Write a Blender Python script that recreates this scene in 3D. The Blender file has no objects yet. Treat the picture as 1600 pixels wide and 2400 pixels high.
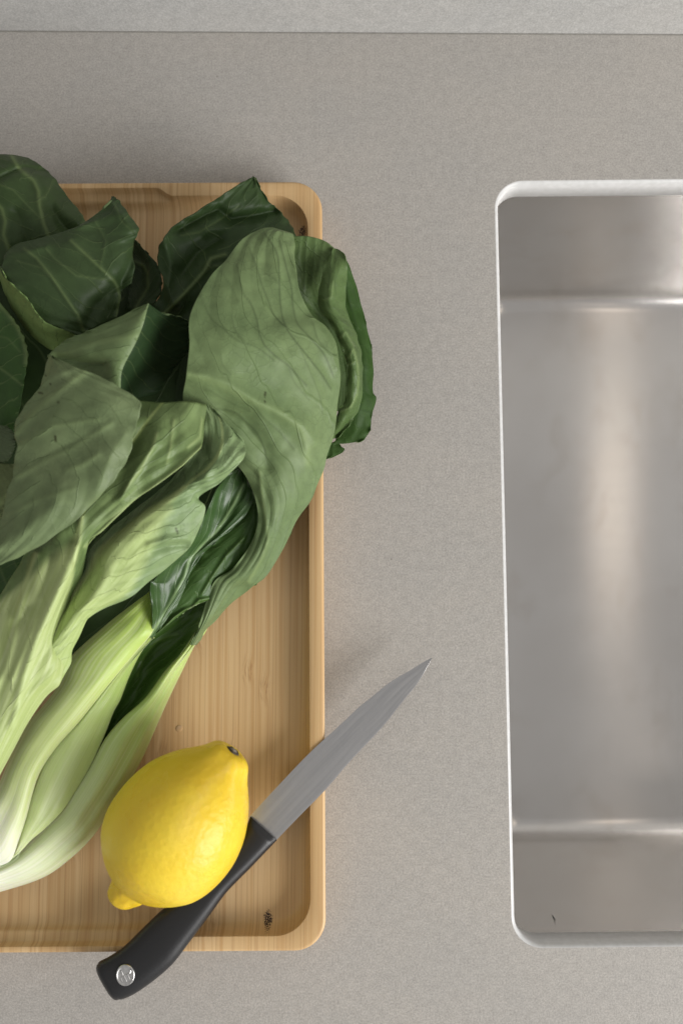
import bpy, bmesh, math, random
import numpy as np
from mathutils import Vector, Matrix, Euler, noise

# ------------------------------------------------------------------ camera, light, exposure
scene = bpy.context.scene
col = scene.collection
IMG_W, IMG_H, FOC = 1600.0, 2400.0, 2270.0
CAM_H = 0.5
CAM_ROT = Matrix.Rotation(math.radians(4.5), 3, 'X') @ Matrix.Rotation(math.radians(0.3), 3, 'Z')
cam_data = bpy.data.cameras.new('camera')
cam = bpy.data.objects.new('camera', cam_data)
col.objects.link(cam)
cam.location = (0, 0, CAM_H)
cam.rotation_euler = CAM_ROT.to_euler()
cam_data.sensor_fit = 'VERTICAL'
cam_data.sensor_height = 36.0
cam_data.sensor_width = 24.0
cam_data.lens = 36.0 * FOC / IMG_H
cam_data.clip_start = 0.01
cam_data.clip_end = 50
cam_data.dof.use_dof = True
cam_data.dof.focus_distance = 0.472
cam_data.dof.aperture_fstop = 7.1
scene.camera = cam

world = bpy.data.worlds.new('World')
scene.world = world
world.use_nodes = True
bg = world.node_tree.nodes['Background']
bg.inputs[0].default_value = (1.0, 0.985, 0.96, 1)
bg.inputs[1].default_value = 0.40

def area(name, loc, target, sx, sy, power, color):
    l = bpy.data.lights.new(name, 'AREA')
    l.shape = 'RECTANGLE'; l.size = sx; l.size_y = sy
    l.energy = power; l.color = color
    o = bpy.data.objects.new(name, l)
    col.objects.link(o)
    o.location = loc
    o.rotation_euler = (Vector(target) - Vector(loc)).to_track_quat('-Z', 'Y').to_euler()
    return o
area('window_light', (1.63, -1.05, 0.86), (0.05, 0.0, 0.0), 1.45, 1.2, 64.0, (1.0, 0.985, 0.97))
area('strip_light', (0.465, 0.155, 0.85), (0.465, 0.155, 0.0), 0.07, 0.27, 0.085, (1.0, 0.86, 0.72))
area('strip_light', (0.535, -0.52, 0.85), (0.535, -0.52, 0.0), 0.07, 0.16, 0.045, (1.0, 0.86, 0.72))  # second strip, added for the streak on the basin's back wall

scene.view_settings.view_transform = 'Standard'
scene.view_settings.look = 'None'
scene.view_settings.exposure = 0.0
scene.view_settings.gamma = 1.0
scene.render.engine = 'CYCLES'
scene.cycles.use_denoising = True
scene.cycles.max_bounces = 8

# ------------------------------------------------------------------ helpers
def px(x, y, z):
    """world point at height z (metres) that is seen at photo pixel x, y"""
    d = CAM_ROT @ Vector(((x - 800.0) / FOC, -(y - 1200.0) / FOC, -1.0))
    t = (CAM_H - z) / (-d.z)
    return Vector((0, 0, CAM_H)) + d * t

CROPS = {0: (0, 0, 1.0), 1: (0, 340, 3.136), 2: (380, 400, 2.9037), 3: (0, 820, 2.45),
         4: (0, 1200, 2.45), 5: (0, 1640, 2.45), 6: (200, 1500, 1.8667), 9: (600, 520, 4.056)}
def cv(c, x, y):
    ox, oy, s = CROPS[c]
    return (ox + x / s, oy + y / s)
def L(c, *v):
    """row of (X, Y, z_mm) from flat x,y,z,... in crop c"""
    return [cv(c, v[i], v[i + 1]) + (v[i + 2],) for i in range(0, len(v), 3)]
def P(c, *v):
    return [cv(c, v[i], v[i + 1]) for i in range(0, len(v), 2)]
def LR(c, lx, ly, lz, rx, ry, rz, bulge=0.0, n=5, flat=0):
    a = cv(c, lx, ly); b = cv(c, rx, ry)
    out = []
    for i in range(n):
        t = i / (n - 1)
        bz = (1 - abs(2 * t - 1) ** 3.2) * bulge if flat else 4 * t * (1 - t) * bulge
        out.append((a[0] + (b[0] - a[0]) * t, a[1] + (b[1] - a[1]) * t, lz + (rz - lz) * t + bz))
    return out
def SR(*a):
    return LR(*a, n=9, flat=1)
def arc(c, lx, ly, lz, rx, ry, rz, p=2.4, n=6):
    """rim (l) high, rolling over to a low outer edge (r)"""
    a = cv(c, lx, ly); b = cv(c, rx, ry)
    out = []
    for i in range(n):
        t = i / (n - 1)
        h = (1 - t ** p) ** (1 / p) if t < 1 else 0
        out.append((a[0] + (b[0] - a[0]) * t, a[1] + (b[1] - a[1]) * t, rz + (lz - rz) * h + 3 * math.sin(math.pi * min(1, t * 1.6)) * (t < .62)))
    return out

def link(o, parent=None):
    col.objects.link(o)
    if parent is not None:
        o.parent = parent
    return o
def mesh_obj(name, verts, faces, mats, parent=None, smooth=True, midx=None, uvs=None):
    me = bpy.data.meshes.new(name)
    me.from_pydata([tuple(v) for v in verts], [], faces)
    for m in mats:
        me.materials.append(m)
    if smooth:
        me.polygons.foreach_set('use_smooth', [True] * len(me.polygons))
    if midx is not None:
        me.polygons.foreach_set('material_index', midx)
    if uvs is not None:
        ul = me.uv_layers.new(name='UVMap')
        li = np.zeros(len(me.loops), dtype=np.int32)
        me.loops.foreach_get('vertex_index', li)
        ul.data.foreach_set('uv', np.asarray(uvs, dtype=np.float32)[li].ravel())
    me.update()
    return link(bpy.data.objects.new(name, me), parent)
def thing(name, label, cat, loc=(0, 0, 0)):
    o = bpy.data.objects.new(name, None)
    o.empty_display_size = 0.02
    o.location = loc
    o['label'] = label; o['category'] = cat
    return link(o)
def adopt(child, parent):
    child.parent = parent
    child.matrix_parent_inverse = Matrix.Translation(parent.location).inverted()

# ------------------------------------------------------------------ node helpers
class NT:
    def __init__(self, name):
        self.mat = bpy.data.materials.new(name)
        self.mat.use_nodes = True
        self.t = self.mat.node_tree
        self.t.nodes.clear()
        self.out = self.n('ShaderNodeOutputMaterial')
    def n(self, typ, **kw):
        nd = self.t.nodes.new(typ)
        for k, v in kw.items():
            setattr(nd, k, v)
        return nd
    def set(self, sock, v):
        if isinstance(v, bpy.types.NodeSocket):
            self.t.links.new(v, sock)
        elif isinstance(v, (tuple, list)) and len(v) == 3 and sock.type == 'RGBA':
            sock.default_value = (*v, 1)
        else:
            sock.default_value = v
    def math(self, op, a, b=0.0, c=0.0, clamp=False):
        nd = self.n('ShaderNodeMath', operation=op, use_clamp=clamp)
        self.set(nd.inputs[0], a); self.set(nd.inputs[1], b); self.set(nd.inputs[2], c)
        return nd.outputs[0]
    def vmath(self, op, a, b=(0, 0, 0)):
        nd = self.n('ShaderNodeVectorMath', operation=op)
        self.set(nd.inputs[0], a); self.set(nd.inputs[1], b)
        return nd.outputs[0]
    def noise(self, vec, scale, detail=2.0, rough=0.5, dist=0.0):
        nd = self.n('ShaderNodeTexNoise')
        self.set(nd.inputs['Vector'], vec)
        nd.inputs['Scale'].default_value = scale; nd.inputs['Detail'].default_value = detail
        nd.inputs['Roughness'].default_value = rough; nd.inputs['Distortion'].default_value = dist
        return nd.outputs[0]
    def noise_c(self, vec, scale, detail=2.0):
        nd = self.n('ShaderNodeTexNoise')
        self.set(nd.inputs['Vector'], vec)
        nd.inputs['Scale'].default_value = scale; nd.inputs['Detail'].default_value = detail
        return nd.outputs['Color']
    def mapr(self, v, a, b, c=0.0, d=1.0, smooth=True):
        nd = self.n('ShaderNodeMapRange')
        nd.interpolation_type = 'SMOOTHSTEP' if smooth else 'LINEAR'
        self.set(nd.inputs[0], v); self.set(nd.inputs[1], a); self.set(nd.inputs[2], b)
        self.set(nd.inputs[3], c); self.set(nd.inputs[4], d)
        return nd.outputs[0]
    def mix(self, f, a, b, mode='MIX'):
        nd = self.n('ShaderNodeMix', data_type='RGBA', blend_type=mode)
        self.set(nd.inputs[0], f); self.set(nd.inputs[6], a); self.set(nd.inputs[7], b)
        return nd.outputs[2]
    def mapping(self, vec, scale=(1, 1, 1), loc=(0, 0, 0)):
        nd = self.n('ShaderNodeMapping')
        self.set(nd.inputs[0], vec)
        nd.inputs['Location'].default_value = loc; nd.inputs['Scale'].default_value = scale
        return nd.outputs[0]
    def coord(self, which):
        return self.n('ShaderNodeTexCoord').outputs[which]
    def attr(self, name):
        return self.n('ShaderNodeAttribute', attribute_name=name).outputs['Fac']
    def sep(self, v):
        return self.n('ShaderNodeSeparateXYZ'), v
    def xyz(self, v):
        nd = self.n('ShaderNodeSeparateXYZ')
        self.set(nd.inputs[0], v)
        return nd.outputs
    def comb(self, x, y, z=0.0):
        nd = self.n('ShaderNodeCombineXYZ')
        self.set(nd.inputs[0], x); self.set(nd.inputs[1], y); self.set(nd.inputs[2], z)
        return nd.outputs[0]
    def bump(self, h, strength=0.3, dist=0.001, normal=None):
        nd = self.n('ShaderNodeBump')
        self.set(nd.inputs['Height'], h)
        nd.inputs['Strength'].default_value = strength; nd.inputs['Distance'].default_value = dist
        if normal is not None:
            self.set(nd.inputs['Normal'], normal)
        return nd.outputs[0]
    def bsdf(self, color, rough=0.5, metal=0.0, normal=None, spec=0.5, sss=0.0, sss_r=(0.004, 0.004, 0.002), aniso=0.0, trans=None, trans_w=0.0):
        b = self.n('ShaderNodeBsdfPrincipled')
        self.set(b.inputs['Base Color'], color)
        self.set(b.inputs['Roughness'], rough)
        self.set(b.inputs['Metallic'], metal)
        b.inputs['Specular IOR Level'].default_value = spec
        if normal is not None:
            self.set(b.inputs['Normal'], normal)
        if sss:
            b.inputs['Subsurface Weight'].default_value = sss
            b.inputs['Subsurface Radius'].default_value = sss_r
            b.inputs['Subsurface Scale'].default_value = 1.0
        if aniso:
            b.inputs['Anisotropic'].default_value = aniso
        sh = b.outputs[0]
        if trans is not None:
            tr = self.n('ShaderNodeBsdfTranslucent')
            self.set(tr.inputs[0], trans)
            if normal is not None:
                self.set(tr.inputs['Normal'], normal)
            m = self.n('ShaderNodeMixShader')
            m.inputs[0].default_value = trans_w
            self.t.links.new(sh, m.inputs[1]); self.t.links.new(tr.outputs[0], m.inputs[2])
            sh = m.outputs[0]
        self.t.links.new(sh, self.out.inputs[0])
        return self.mat

# ------------------------------------------------------------------ materials
def stone(name, c):
    m = NT(name)
    co = m.coord('Object')
    fine = m.noise(co, 2200, 2, 0.6)
    mid = m.noise(co, 1050, 3, 0.7)
    big = m.noise(m.mapping(co, (1, 1.3, 1)), 13, 3, 0.55)
    st = m.noise(m.mapping(co, (0.35, 1, 1)), 300, 3, 0.6)
    base = m.mix(m.mapr(big, 0.3, 0.7), tuple(x * y for x, y in zip(c, (0.975, 0.98, 0.985))), tuple(x * y for x, y in zip(c, (1.025, 1.018, 1.01))))
    mot = m.mapr(m.noise(co, 230, 3, 0.6), 0.3, 0.7, 0.95, 1.05)
    sp = m.math('MULTIPLY', mot, m.mapr(mid, 0.30, 0.72, 0.82, 1.15))
    base = m.mix(1.0, base, m.comb(sp, sp, sp), 'MULTIPLY')
    sf = m.mapr(fine, 0.3, 0.7, 0.90, 1.10)
    base = m.mix(1.0, base, m.comb(sf, sf, sf), 'MULTIPLY')
    speck = m.n('ShaderNodeTexVoronoi'); m.set(speck.inputs['Vector'], co); speck.inputs['Scale'].default_value = 75
    k = m.mapr(speck.outputs['Distance'], 0.02, 0.055, 0.45, 0.0)
    r = m.xyz(speck.outputs['Color'])[0]
    k = m.math('MULTIPLY', k, m.math('GREATER_THAN', r, 0.86))
    base = m.mix(k, base, (0.10, 0.085, 0.07))
    h = m.math('ADD', m.math('MULTIPLY', mid, 0.7), m.math('MULTIPLY', st, 0.6))
    return m.bsdf(base, rough=m.mapr(mid, 0.3, 0.7, 0.5, 0.66), normal=m.bump(h, 0.35, 0.0004), spec=0.3)
M_STONE = stone('leathered_grey_stone', (0.413, 0.391, 0.362))
M_SPLASH = stone('backsplash_stone', (0.43, 0.425, 0.41))

def stone_edge():
    m = NT('polished_stone_edge')
    co = m.coord('Object')
    a = m.noise(co, 300, 3)
    base = m.mix(m.mapr(a, 0.3, 0.7), (0.56, 0.56, 0.55), (0.62, 0.62, 0.615))
    return m.bsdf(base, rough=0.35, spec=0.5)
M_EDGE = stone_edge()

def bamboo():
    m = NT('oiled_bamboo')
    co = m.coord('Object')
    x, y, z = m.xyz(co)
    # laminated strips about 8 mm wide
    wob = m.math('MULTIPLY', m.math('SUBTRACT', m.noise(m.comb(m.math('MULTIPLY', x, 20), m.math('MULTIPLY', y, 3), 0.0), 1.0, 2), 0.5), 0.0012)
    xs = m.math('ADD', x, wob)
    strip = m.math('FLOOR', m.math('MULTIPLY', xs, 118.0))
    wn = m.n('ShaderNodeTexWhiteNoise', noise_dimensions='1D')
    m.set(wn.inputs['W'], strip)
    rnd = wn.outputs['Value']
    fr = m.math('FRACT', m.math('MULTIPLY', xs, 118.0))
    joint = m.math('SUBTRACT', 1.0, m.mapr(m.math('MINIMUM', fr, m.math('SUBTRACT', 1.0, fr)), 0.0, 0.035))
    # knots where a culm joint crosses a strip
    seg = m.math('MULTIPLY', m.math('ADD', y, m.math('MULTIPLY', rnd, 0.31)), 4.2)
    kf = m.math('ABSOLUTE', m.math('SUBTRACT', m.math('FRACT', seg), 0.5))
    kn = m.math('SUBTRACT', 1.0, m.mapr(kf, 0.0, 0.045))
    kx = m.mapr(m.math('ABSOLUTE', m.math('SUBTRACT', fr, 0.5)), 0.12, 0.5, 1.0, 0.0)
    kn = m.math('MULTIPLY', m.math('MULTIPLY', kn, kx), m.math('GREATER_THAN', rnd, 0.35))
    # fibres along y, bent near the knots
    xb = m.math('ADD', xs, m.math('MULTIPLY', kn, 0.0013))
    f1 = m.noise(m.comb(m.math('MULTIPLY', xb, 1050), m.math('MULTIPLY', y, 9), strip), 1.0, 3, 0.6)
    f2 = m.noise(m.comb(m.math('MULTIPLY', xb, 420), m.math('MULTIPLY', y, 4), strip), 1.0, 2, 0.5)
    c = m.mix(rnd, (0.605, 0.405, 0.198), (0.675, 0.472, 0.248))
    c = m.mix(m.mapr(f2, 0.42, 0.68), c, (0.54, 0.335, 0.150))
    c = m.mix(m.mapr(f1, 0.53, 0.72, 0.0, 0.52), c, (0.36, 0.185, 0.075))
    c = m.mix(m.mapr(f1, 0.42, 0.28, 0.0, 0.35), c, (0.70, 0.50, 0.28))
    c = m.mix(m.math('MULTIPLY', joint, 0.35), c, (0.30, 0.15, 0.06))
    kdet = m.noise(m.comb(m.math('MULTIPLY', xb, 1300), m.math('MULTIPLY', y, 160), strip), 1.0, 2, 0.5)
    c = m.mix(m.math('MULTIPLY', m.math('MULTIPLY', kn, m.mapr(kdet, 0.45, 0.62)), 0.5), c, (0.30, 0.145, 0.055))
    big = m.noise(co, 17, 2)
    c = m.mix(m.mapr(big, 0.35, 0.75, 0.0, 0.22), c, (0.48, 0.30, 0.15))
    # dark burnt spots in the culm wall
    for (sx, sy, rx, ry) in DARK_SPOTS:
        dx = m.math('DIVIDE', m.math('SUBTRACT', x, sx), rx)
        dy = m.math('DIVIDE', m.math('SUBTRACT', y, sy), ry)
        r2 = m.math('ADD', m.math('MULTIPLY', dx, dx), m.math('MULTIPLY', dy, dy))
        g = m.mapr(r2, 0.0, 1.0, 1.0, 0.0)
        sn = m.noise(co, 1500, 2, 0.6)
        c = m.mix(m.math('MULTIPLY', m.mapr(m.math('ADD', m.math('MULTIPLY', g, 0.30), sn), 0.62, 0.80), m.math('MINIMUM', m.math('MULTIPLY', g, 2.0), 1.0)), c, (0.035, 0.016, 0.010))
    return m.bsdf(c, rough=m.mapr(f1, 0.3, 0.7, 0.36, 0.5), normal=m.bump(m.math('ADD', f1, m.math('MULTIPLY', kdet, kn)), 0.22, 0.0003), spec=0.4)
def lp(x, y, z):
    v = px(x, y, z); return v
_s1 = px(627, 2158, 0.012); _s2 = px(708, 538, 0.014)
DARK_SPOTS = [(_s1.x, _s1.y, 0.0030, 0.0058), (_s2.x, _s2.y, 0.0030, 0.0045)]
M_BAMBOO = bamboo()

def steel():
    m = NT('brushed_stainless_steel')
    co = m.coord('Object')
    br = m.noise(m.mapping(co, (10, 700, 700)), 1.0, 3, 0.6)
    sm = m.noise(co, 13, 3, 0.5)
    st = m.noise(m.mapping(co, (1.0, 0.6, 1)), 50, 4, 0.6, 0.5)
    blot = m.mapr(st, 0.50, 0.82, 0.0, 0.38)
    c = m.mix(m.mapr(sm, 0.25, 0.75), (0.65, 0.625, 0.60), (0.69, 0.67, 0.65))
    c = m.mix(blot, c, (0.54, 0.49, 0.44))
    r = m.math('ADD', m.mapr(sm, 0.2, 0.8, 0.19, 0.215), m.math('MULTIPLY', br, 0.03))
    mat = m.bsdf(c, rough=r, metal=1.0, normal=m.bump(br, 0.03, 0.0002), aniso=0.95)
    b = [n for n in m.t.nodes if n.type == 'BSDF_PRINCIPLED'][0]
    b.inputs['Anisotropic Rotation'].default_value = 0.25      # grain runs along x, highlights stretch across it
    m.set(b.inputs['Tangent'], m.comb(1.0, 0.0, 0.0))
    return mat
M_STEEL = steel()

def blade_mat():
    m = NT('ground_blade_steel')
    co = m.coord('UV')
    br = m.noise(m.mapping(co, (260, 5, 1)), 1.0, 3, 0.65)
    br2 = m.noise(m.mapping(co, (4, 60, 1)), 1.0, 3, 0.65)
    sm = m.noise(m.mapping(co, (5, 2, 1)), 1.0, 3, 0.6)
    c = m.mix(m.mapr(sm, 0.3, 0.7), (0.46, 0.455, 0.46), (0.56, 0.55, 0.55))
    c = m.mix(m.mapr(br2, 0.45, 0.75, 0.0, 0.18), c, (0.62, 0.61, 0.60))
    return m.bsdf(c, rough=m.mapr(br, 0.3, 0.7, 0.30, 0.42), metal=1.0, normal=m.bump(br, 0.06, 0.0002))
M_BLADE = blade_mat()
def simple(name, c, rough, metal=0.0, bump=0.0, scale=600, spec=0.5):
    m = NT(name)
    co = m.coord('Object')
    a = m.noise(co, scale, 3)
    cc = m.mix(m.mapr(a, 0.3, 0.7), tuple(v * 0.9 for v in c), tuple(min(1, v * 1.1) for v in c))
    return m.bsdf(cc, rough=m.mapr(a, 0.3, 0.7, rough * 0.88, rough * 1.12), metal=metal, normal=m.bump(a, bump, 0.0004) if bump else None, spec=spec)
M_HANDLE = simple('matte_black_plastic', (0.012, 0.012, 0.013), 0.40, 0, 0.10, 2500, 0.45)
M_RIVET = simple('rivet_steel', (0.60, 0.59, 0.58), 0.36, 1.0, 0.04, 800)
M_DARK = simple('dark_fibre', (0.02, 0.016, 0.013), 0.6)
M_STEM = simple('dried_stem', (0.24, 0.20, 0.15), 0.8, 0, 0.6, 1500)
M_RING = simple('stem_ring', (0.060, 0.044, 0.028), 0.8, 0, 0.5, 1500)
M_CAULK = simple('grey_sealant', (0.27, 0.26, 0.235), 0.6)

def lemon_mat():
    m = NT('lemon_peel')
    co = m.coord('Object')
    uv = m.coord('UV')
    U = m.xyz(uv)[0]
    big = m.noise(co, 32, 3)
    vor = m.n('ShaderNodeTexVoronoi'); m.set(vor.inputs['Vector'], m.vmath('ADD', co, m.vmath('SCALE', m.noise_c(co, 300), (0, 0, 0)))); vor.inputs['Scale'].default_value = 560
    pore = m.mapr(vor.outputs['Distance'], 0.0, 0.42, 1.0, 0.0)
    vor2 = m.n('ShaderNodeTexVoronoi'); m.set(vor2.inputs['Vector'], co); vor2.inputs['Scale'].default_value = 330
    vor2.feature = 'SMOOTH_F1'
    c = m.mix(m.mapr(big, 0.3, 0.7), (0.78, 0.52, 0.020), (0.86, 0.63, 0.040))
    c = m.mix(m.math('MULTIPLY', pore, 0.22), c, (0.62, 0.36, 0.012))
    tip = m.mapr(U, 0.10, 0.0, 0.0, 0.75)
    c = m.mix(tip, c, (0.44, 0.43, 0.03))
    tip2 = m.mapr(U, 0.035, 0.0, 0.0, 0.8)
    c = m.mix(m.math('MULTIPLY', tip2, m.mapr(m.noise(co, 260, 2), 0.45, 0.6)), c, (0.16, 0.13, 0.03))
    h = m.math('ADD', m.math('MULTIPLY', pore, -0.55), m.math('MULTIPLY', vor2.outputs['Distance'], 0.9))
    h = m.math('ADD', h, m.math('MULTIPLY', m.noise(co, 620, 2, 0.6), 0.7))
    return m.bsdf(c, rough=m.mapr(big, 0.3, 0.7, 0.24, 0.32), normal=m.bump(h, 0.42, 0.0008), spec=0.5, sss=0.12, sss_r=(0.003, 0.0016, 0.0003))
M_LEMON = lemon_mat()

def leaf_mat(name, base, base2, vein, latcol=None, ribcol=(0.52, 0.63, 0.27), N=8.0, k=3.0, vr=0.5, vstr=0.5, fine=0.3, rough=0.45, ribw=0.03, stalk=None, seed=0.0, bumps=0.5, tw=0.18, spec=0.28, netdark=True):
    """blade colour with lateral veins along U, a fine vein net and the traced ribs (attribute rib)"""
    m = NT(name)
    uv = m.coord('UV')
    co = m.coord('Object')
    sh = m.vmath('ADD', uv, (seed * 3.1, seed * 1.7, seed))
    wob = m.noise_c(sh, 5.0, 2)
    wx, wy, _ = m.xyz(m.vmath('SUBTRACT', wob, (0.5, 0.5, 0.5)))
    U0, V0, _ = m.xyz(uv)
    U = m.math('ADD', U0, m.math('MULTIPLY', wx, 0.10))
    V = m.math('ADD', V0, m.math('MULTIPLY', wy, 0.08))
    dv = m.math('SUBTRACT', V, vr)
    a = m.math('DIVIDE', m.math('ABSOLUTE', dv), max(vr, 1 - vr))
    side = m.math('MULTIPLY', m.math('GREATER_THAN', dv, 0.0), 0.43)
    s = m.math('ADD', m.math('SUBTRACT', m.math('MULTIPLY', U, N), m.math('MULTIPLY', m.math('POWER', a, 1.25), k)), side)
    d = m.math('ABSOLUTE', m.math('SUBTRACT', m.math('FRACT', s), 0.5))
    w = m.mapr(a, 0.0, 1.0, 0.060, 0.026)
    lat = m.mapr(d, 0.0, w, 1.0, 0.0)
    lat = m.math('MULTIPLY', lat, m.mapr(a, 0.72, 1.0, 1.0, 0.15))
    broad = m.mapr(d, 0.0, 0.5, 1.0, 0.0)
    vo = m.n('ShaderNodeTexVoronoi', feature='DISTANCE_TO_EDGE')
    m.set(vo.inputs['Vector'], m.vmath('ADD', co, m.vmath('MULTIPLY', m.vmath('SUBTRACT', m.noise_c(co, 160, 2), (0.5, 0.5, 0.5)), (0.004, 0.004, 0.004))))
    vo.inputs['Scale'].default_value = 210
    net = m.mapr(vo.outputs['Distance'], 0.0, 0.075, 1.0, 0.0)
    net = m.math('MULTIPLY', net, m.mapr(m.noise(co, 60, 2), 0.40, 0.62))
    rib = m.attr('rib')
    mid = m.mapr(a, ribw * 0.4, ribw, 1.0, 0.0) if ribw > 0 else 0.0
    big = m.noise(co, 24, 3, 0.55)
    c = m.mix(m.mapr(big, 0.3, 0.7), base, base2)
    mott = m.mapr(m.noise(co, 190, 3, 0.6), 0.3, 0.7, 0.93, 1.07)
    c = m.mix(1.0, c, m.comb(mott, mott, mott), 'MULTIPLY')
    dk = tuple(v * 0.55 for v in base) if netdark else vein
    c = m.mix(m.math('MULTIPLY', net, fine), c, dk)
    c = m.mix(m.math('MULTIPLY', lat, vstr), c, latcol or vein)
    c = m.mix(m.math('MULTIPLY', m.attr('vline'), 0.6), c, tuple(v * 0.42 for v in base))
    if ribw > 0:
        c = m.mix(m.math('MULTIPLY', mid, 0.8), c, vein)
    if stalk is not None:
        u0, u1, sc, sc2 = stalk
        # solid stalk up to u0, narrowing to the rib at u1
        ww = m.mapr(U0, u0, u1, 1.15, 0.0)
        sm = m.mapr(m.math('SUBTRACT', ww, a), -0.10, 0.22)
        fib = m.noise(m.comb(m.math('MULTIPLY', V0, 26), m.math('MULTIPLY', U0, 2.0), seed), 1.0, 2)
        scx = m.mix(m.mapr(fib, 0.3, 0.7), sc, sc2)
        c = m.mix(sm, c, scx)
    c = m.mix(m.math('MULTIPLY', rib, 0.85), c, vein if stalk is None else ribcol)
    nk = m.attr('nick')
    c = m.mix(m.math('MULTIPLY', nk, 0.9), c, (0.035, 0.04, 0.012))
    h = m.math('ADD', m.math('ADD', m.math('MULTIPLY', lat, 0.6), m.math('MULTIPLY', broad, 0.25)), m.math('MULTIPLY', net, 0.12))
    h = m.math('ADD', h, m.math('MULTIPLY', m.noise(co, 90, 3), 0.8))
    rr = m.mapr(m.noise(co, 90, 2), 0.3, 0.7, rough * 0.9, rough * 1.15)
    return m.bsdf(c, rough=rr, normal=m.bump(h, bumps, 0.0010), spec=spec, trans=m.mix(0.5, c, (0.16, 0.26, 0.02)), trans_w=tw)

def stalk_mat(name, lo, midc, hi, u1=0.35, u2=0.8, seed=0.0):
    m = NT(name)
    uv = m.coord('UV'); co = m.coord('Object')
    U, V, _ = m.xyz(uv)
    fib = m.noise(m.comb(m.math('MULTIPLY', V, 22), m.math('MULTIPLY', U, 2.2), seed), 1.0, 3, 0.55)
    fib2 = m.noise(m.comb(m.math('MULTIPLY', V, 70), m.math('MULTIPLY', U, 5), seed), 1.0, 2, 0.5)
    uu = m.math('ADD', U, m.math('MULTIPLY', m.math('SUBTRACT', fib, 0.5), 0.22))
    c = m.mix(m.mapr(uu, 0.0, u1), lo, midc)
    c = m.mix(m.mapr(uu, u1, u2), c, hi)
    c = m.mix(m.mapr(fib2, 0.45, 0.80, 0.0, 0.16), c, tuple(v * 0.75 for v in hi))
    c = m.mix(m.mapr(fib, 0.55, 0.3, 0.0, 0.20), c, lo)
    h = m.math('ADD', fib, m.math('MULTIPLY', fib2, 0.4))
    return m.bsdf(c, rough=0.38, normal=m.bump(h, 0.16, 0.0010), spec=0.40, sss=0.45, sss_r=(0.006, 0.008, 0.003))

# ------------------------------------------------------------------ the setting
def rounded_rect(x0, x1, y0, y1, r, n=10):
    pts = []
    for cx, cy, a0 in ((x1 - r, y0 + r, -90), (x1 - r, y1 - r, 0), (x0 + r, y1 - r, 90), (x0 + r, y0 + r, 180)):
        for i in range(n + 1):
            a = math.radians(a0 + 90 * i / n)
            pts.append((cx + r * math.cos(a), cy + r * math.sin(a)))
    return pts

# sink opening in the counter
A = px(1168, 520, 0); B = px(1203, 2000, 0)
sink_yaw = math.atan2(-(B.x - A.x), -(B.y - A.y))       # left rim direction
sink_yaw = math.atan2((B.x - A.x), -(B.y - A.y))
top = px(1290, 432, 0); bot = px(1290, 2215, 0)
wall_y = px(800, 77, 0).y
SO = Vector(((A.x + B.x) / 2, (top.y + bot.y) / 2, 0))
HL = (top.y - bot.y) / 2
SW = 0.46
def s2w(p, z):
    c, s = math.cos(sink_yaw), math.sin(sink_yaw)
    return Vector((SO.x + p[0] * c - p[1] * s, SO.y + p[0] * s + p[1] * c, z))

def build_counter():
    SL = 0.017
    n = 12
    def loop(off, r):
        return rounded_rect(-off, SW + off, -HL - off, HL + off, r, n)
    rings = [(0.0017, 0.0152, 0.0), (0.0012, 0.0147, -0.00015), (0.0005, 0.014, -0.0007), (0.0, 0.0135, -0.0017), (0.0, 0.0135, -SL), (0.004, 0.0175, -SL)]
    X0, X1, Y0, Y1 = -0.75, 0.85, -0.42, wall_y - 0.0006
    inner = loop(rings[0][0], rings[0][1])
    # outer rim of the slab, one point for each ring point
    verts, faces, mi = [], [], []
    N = len(inner)
    ringv = []
    for off, r, z in rings:
        ids = []
        for p in loop(off, r):
            ids.append(len(verts)); verts.append(s2w(p, z))
        ringv.append(ids)
    for k in range(len(rings) - 1):
        for i in range(N):
            j = (i + 1) % N
            faces.append((ringv[k][i], ringv[k][j], ringv[k + 1][j], ringv[k + 1][i]))
            mi.append(1)
    # top sheet with the hole, by bmesh triangle fill
    bm = bmesh.new()
    iv = [bm.verts.new(verts[i]) for i in ringv[0]]
    ov = [bm.verts.new(p) for p in ((X0, Y0, 0), (X1, Y0, 0), (X1, Y1, 0), (X0, Y1, 0))]
    ed = [bm.edges.new((iv[i], iv[(i + 1) % N])) for i in range(N)] + [bm.edges.new((ov[i], ov[(i + 1) % 4])) for i in range(4)]
    bmesh.ops.triangle_fill(bm, edges=ed, use_beauty=True)
    bm.normal_update()
    base = len(verts)
    bm.verts.index_update()
    for v in bm.verts:
        verts.append(v.co.copy())
    for f in bm.faces:
        idx = [base + v.index for v in f.verts]
        if f.normal.z < 0:
            idx.reverse()
        faces.append(tuple(idx)); mi.append(0)
    bm.free()
    # slab sides
    b = len(verts)
    for p in ((X0, Y0), (X1, Y0), (X1, Y1), (X0, Y1)):
        verts.append(Vector((p[0], p[1], 0))); verts.append(Vector((p[0], p[1], -SL)))
    for i in range(4):
        j = (i + 1) % 4
        faces.append((b + 2 * i, b + 2 * i + 1, b + 2 * j + 1, b + 2 * j)); mi.append(0)
    o = mesh_obj('countertop', verts, faces, [M_STONE, M_EDGE], None, False, mi)
    me = o.data
    me.polygons.foreach_set('use_smooth', [m == 1 for m in mi])
    o['kind'] = 'structure'
    return o
build_counter()

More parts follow.
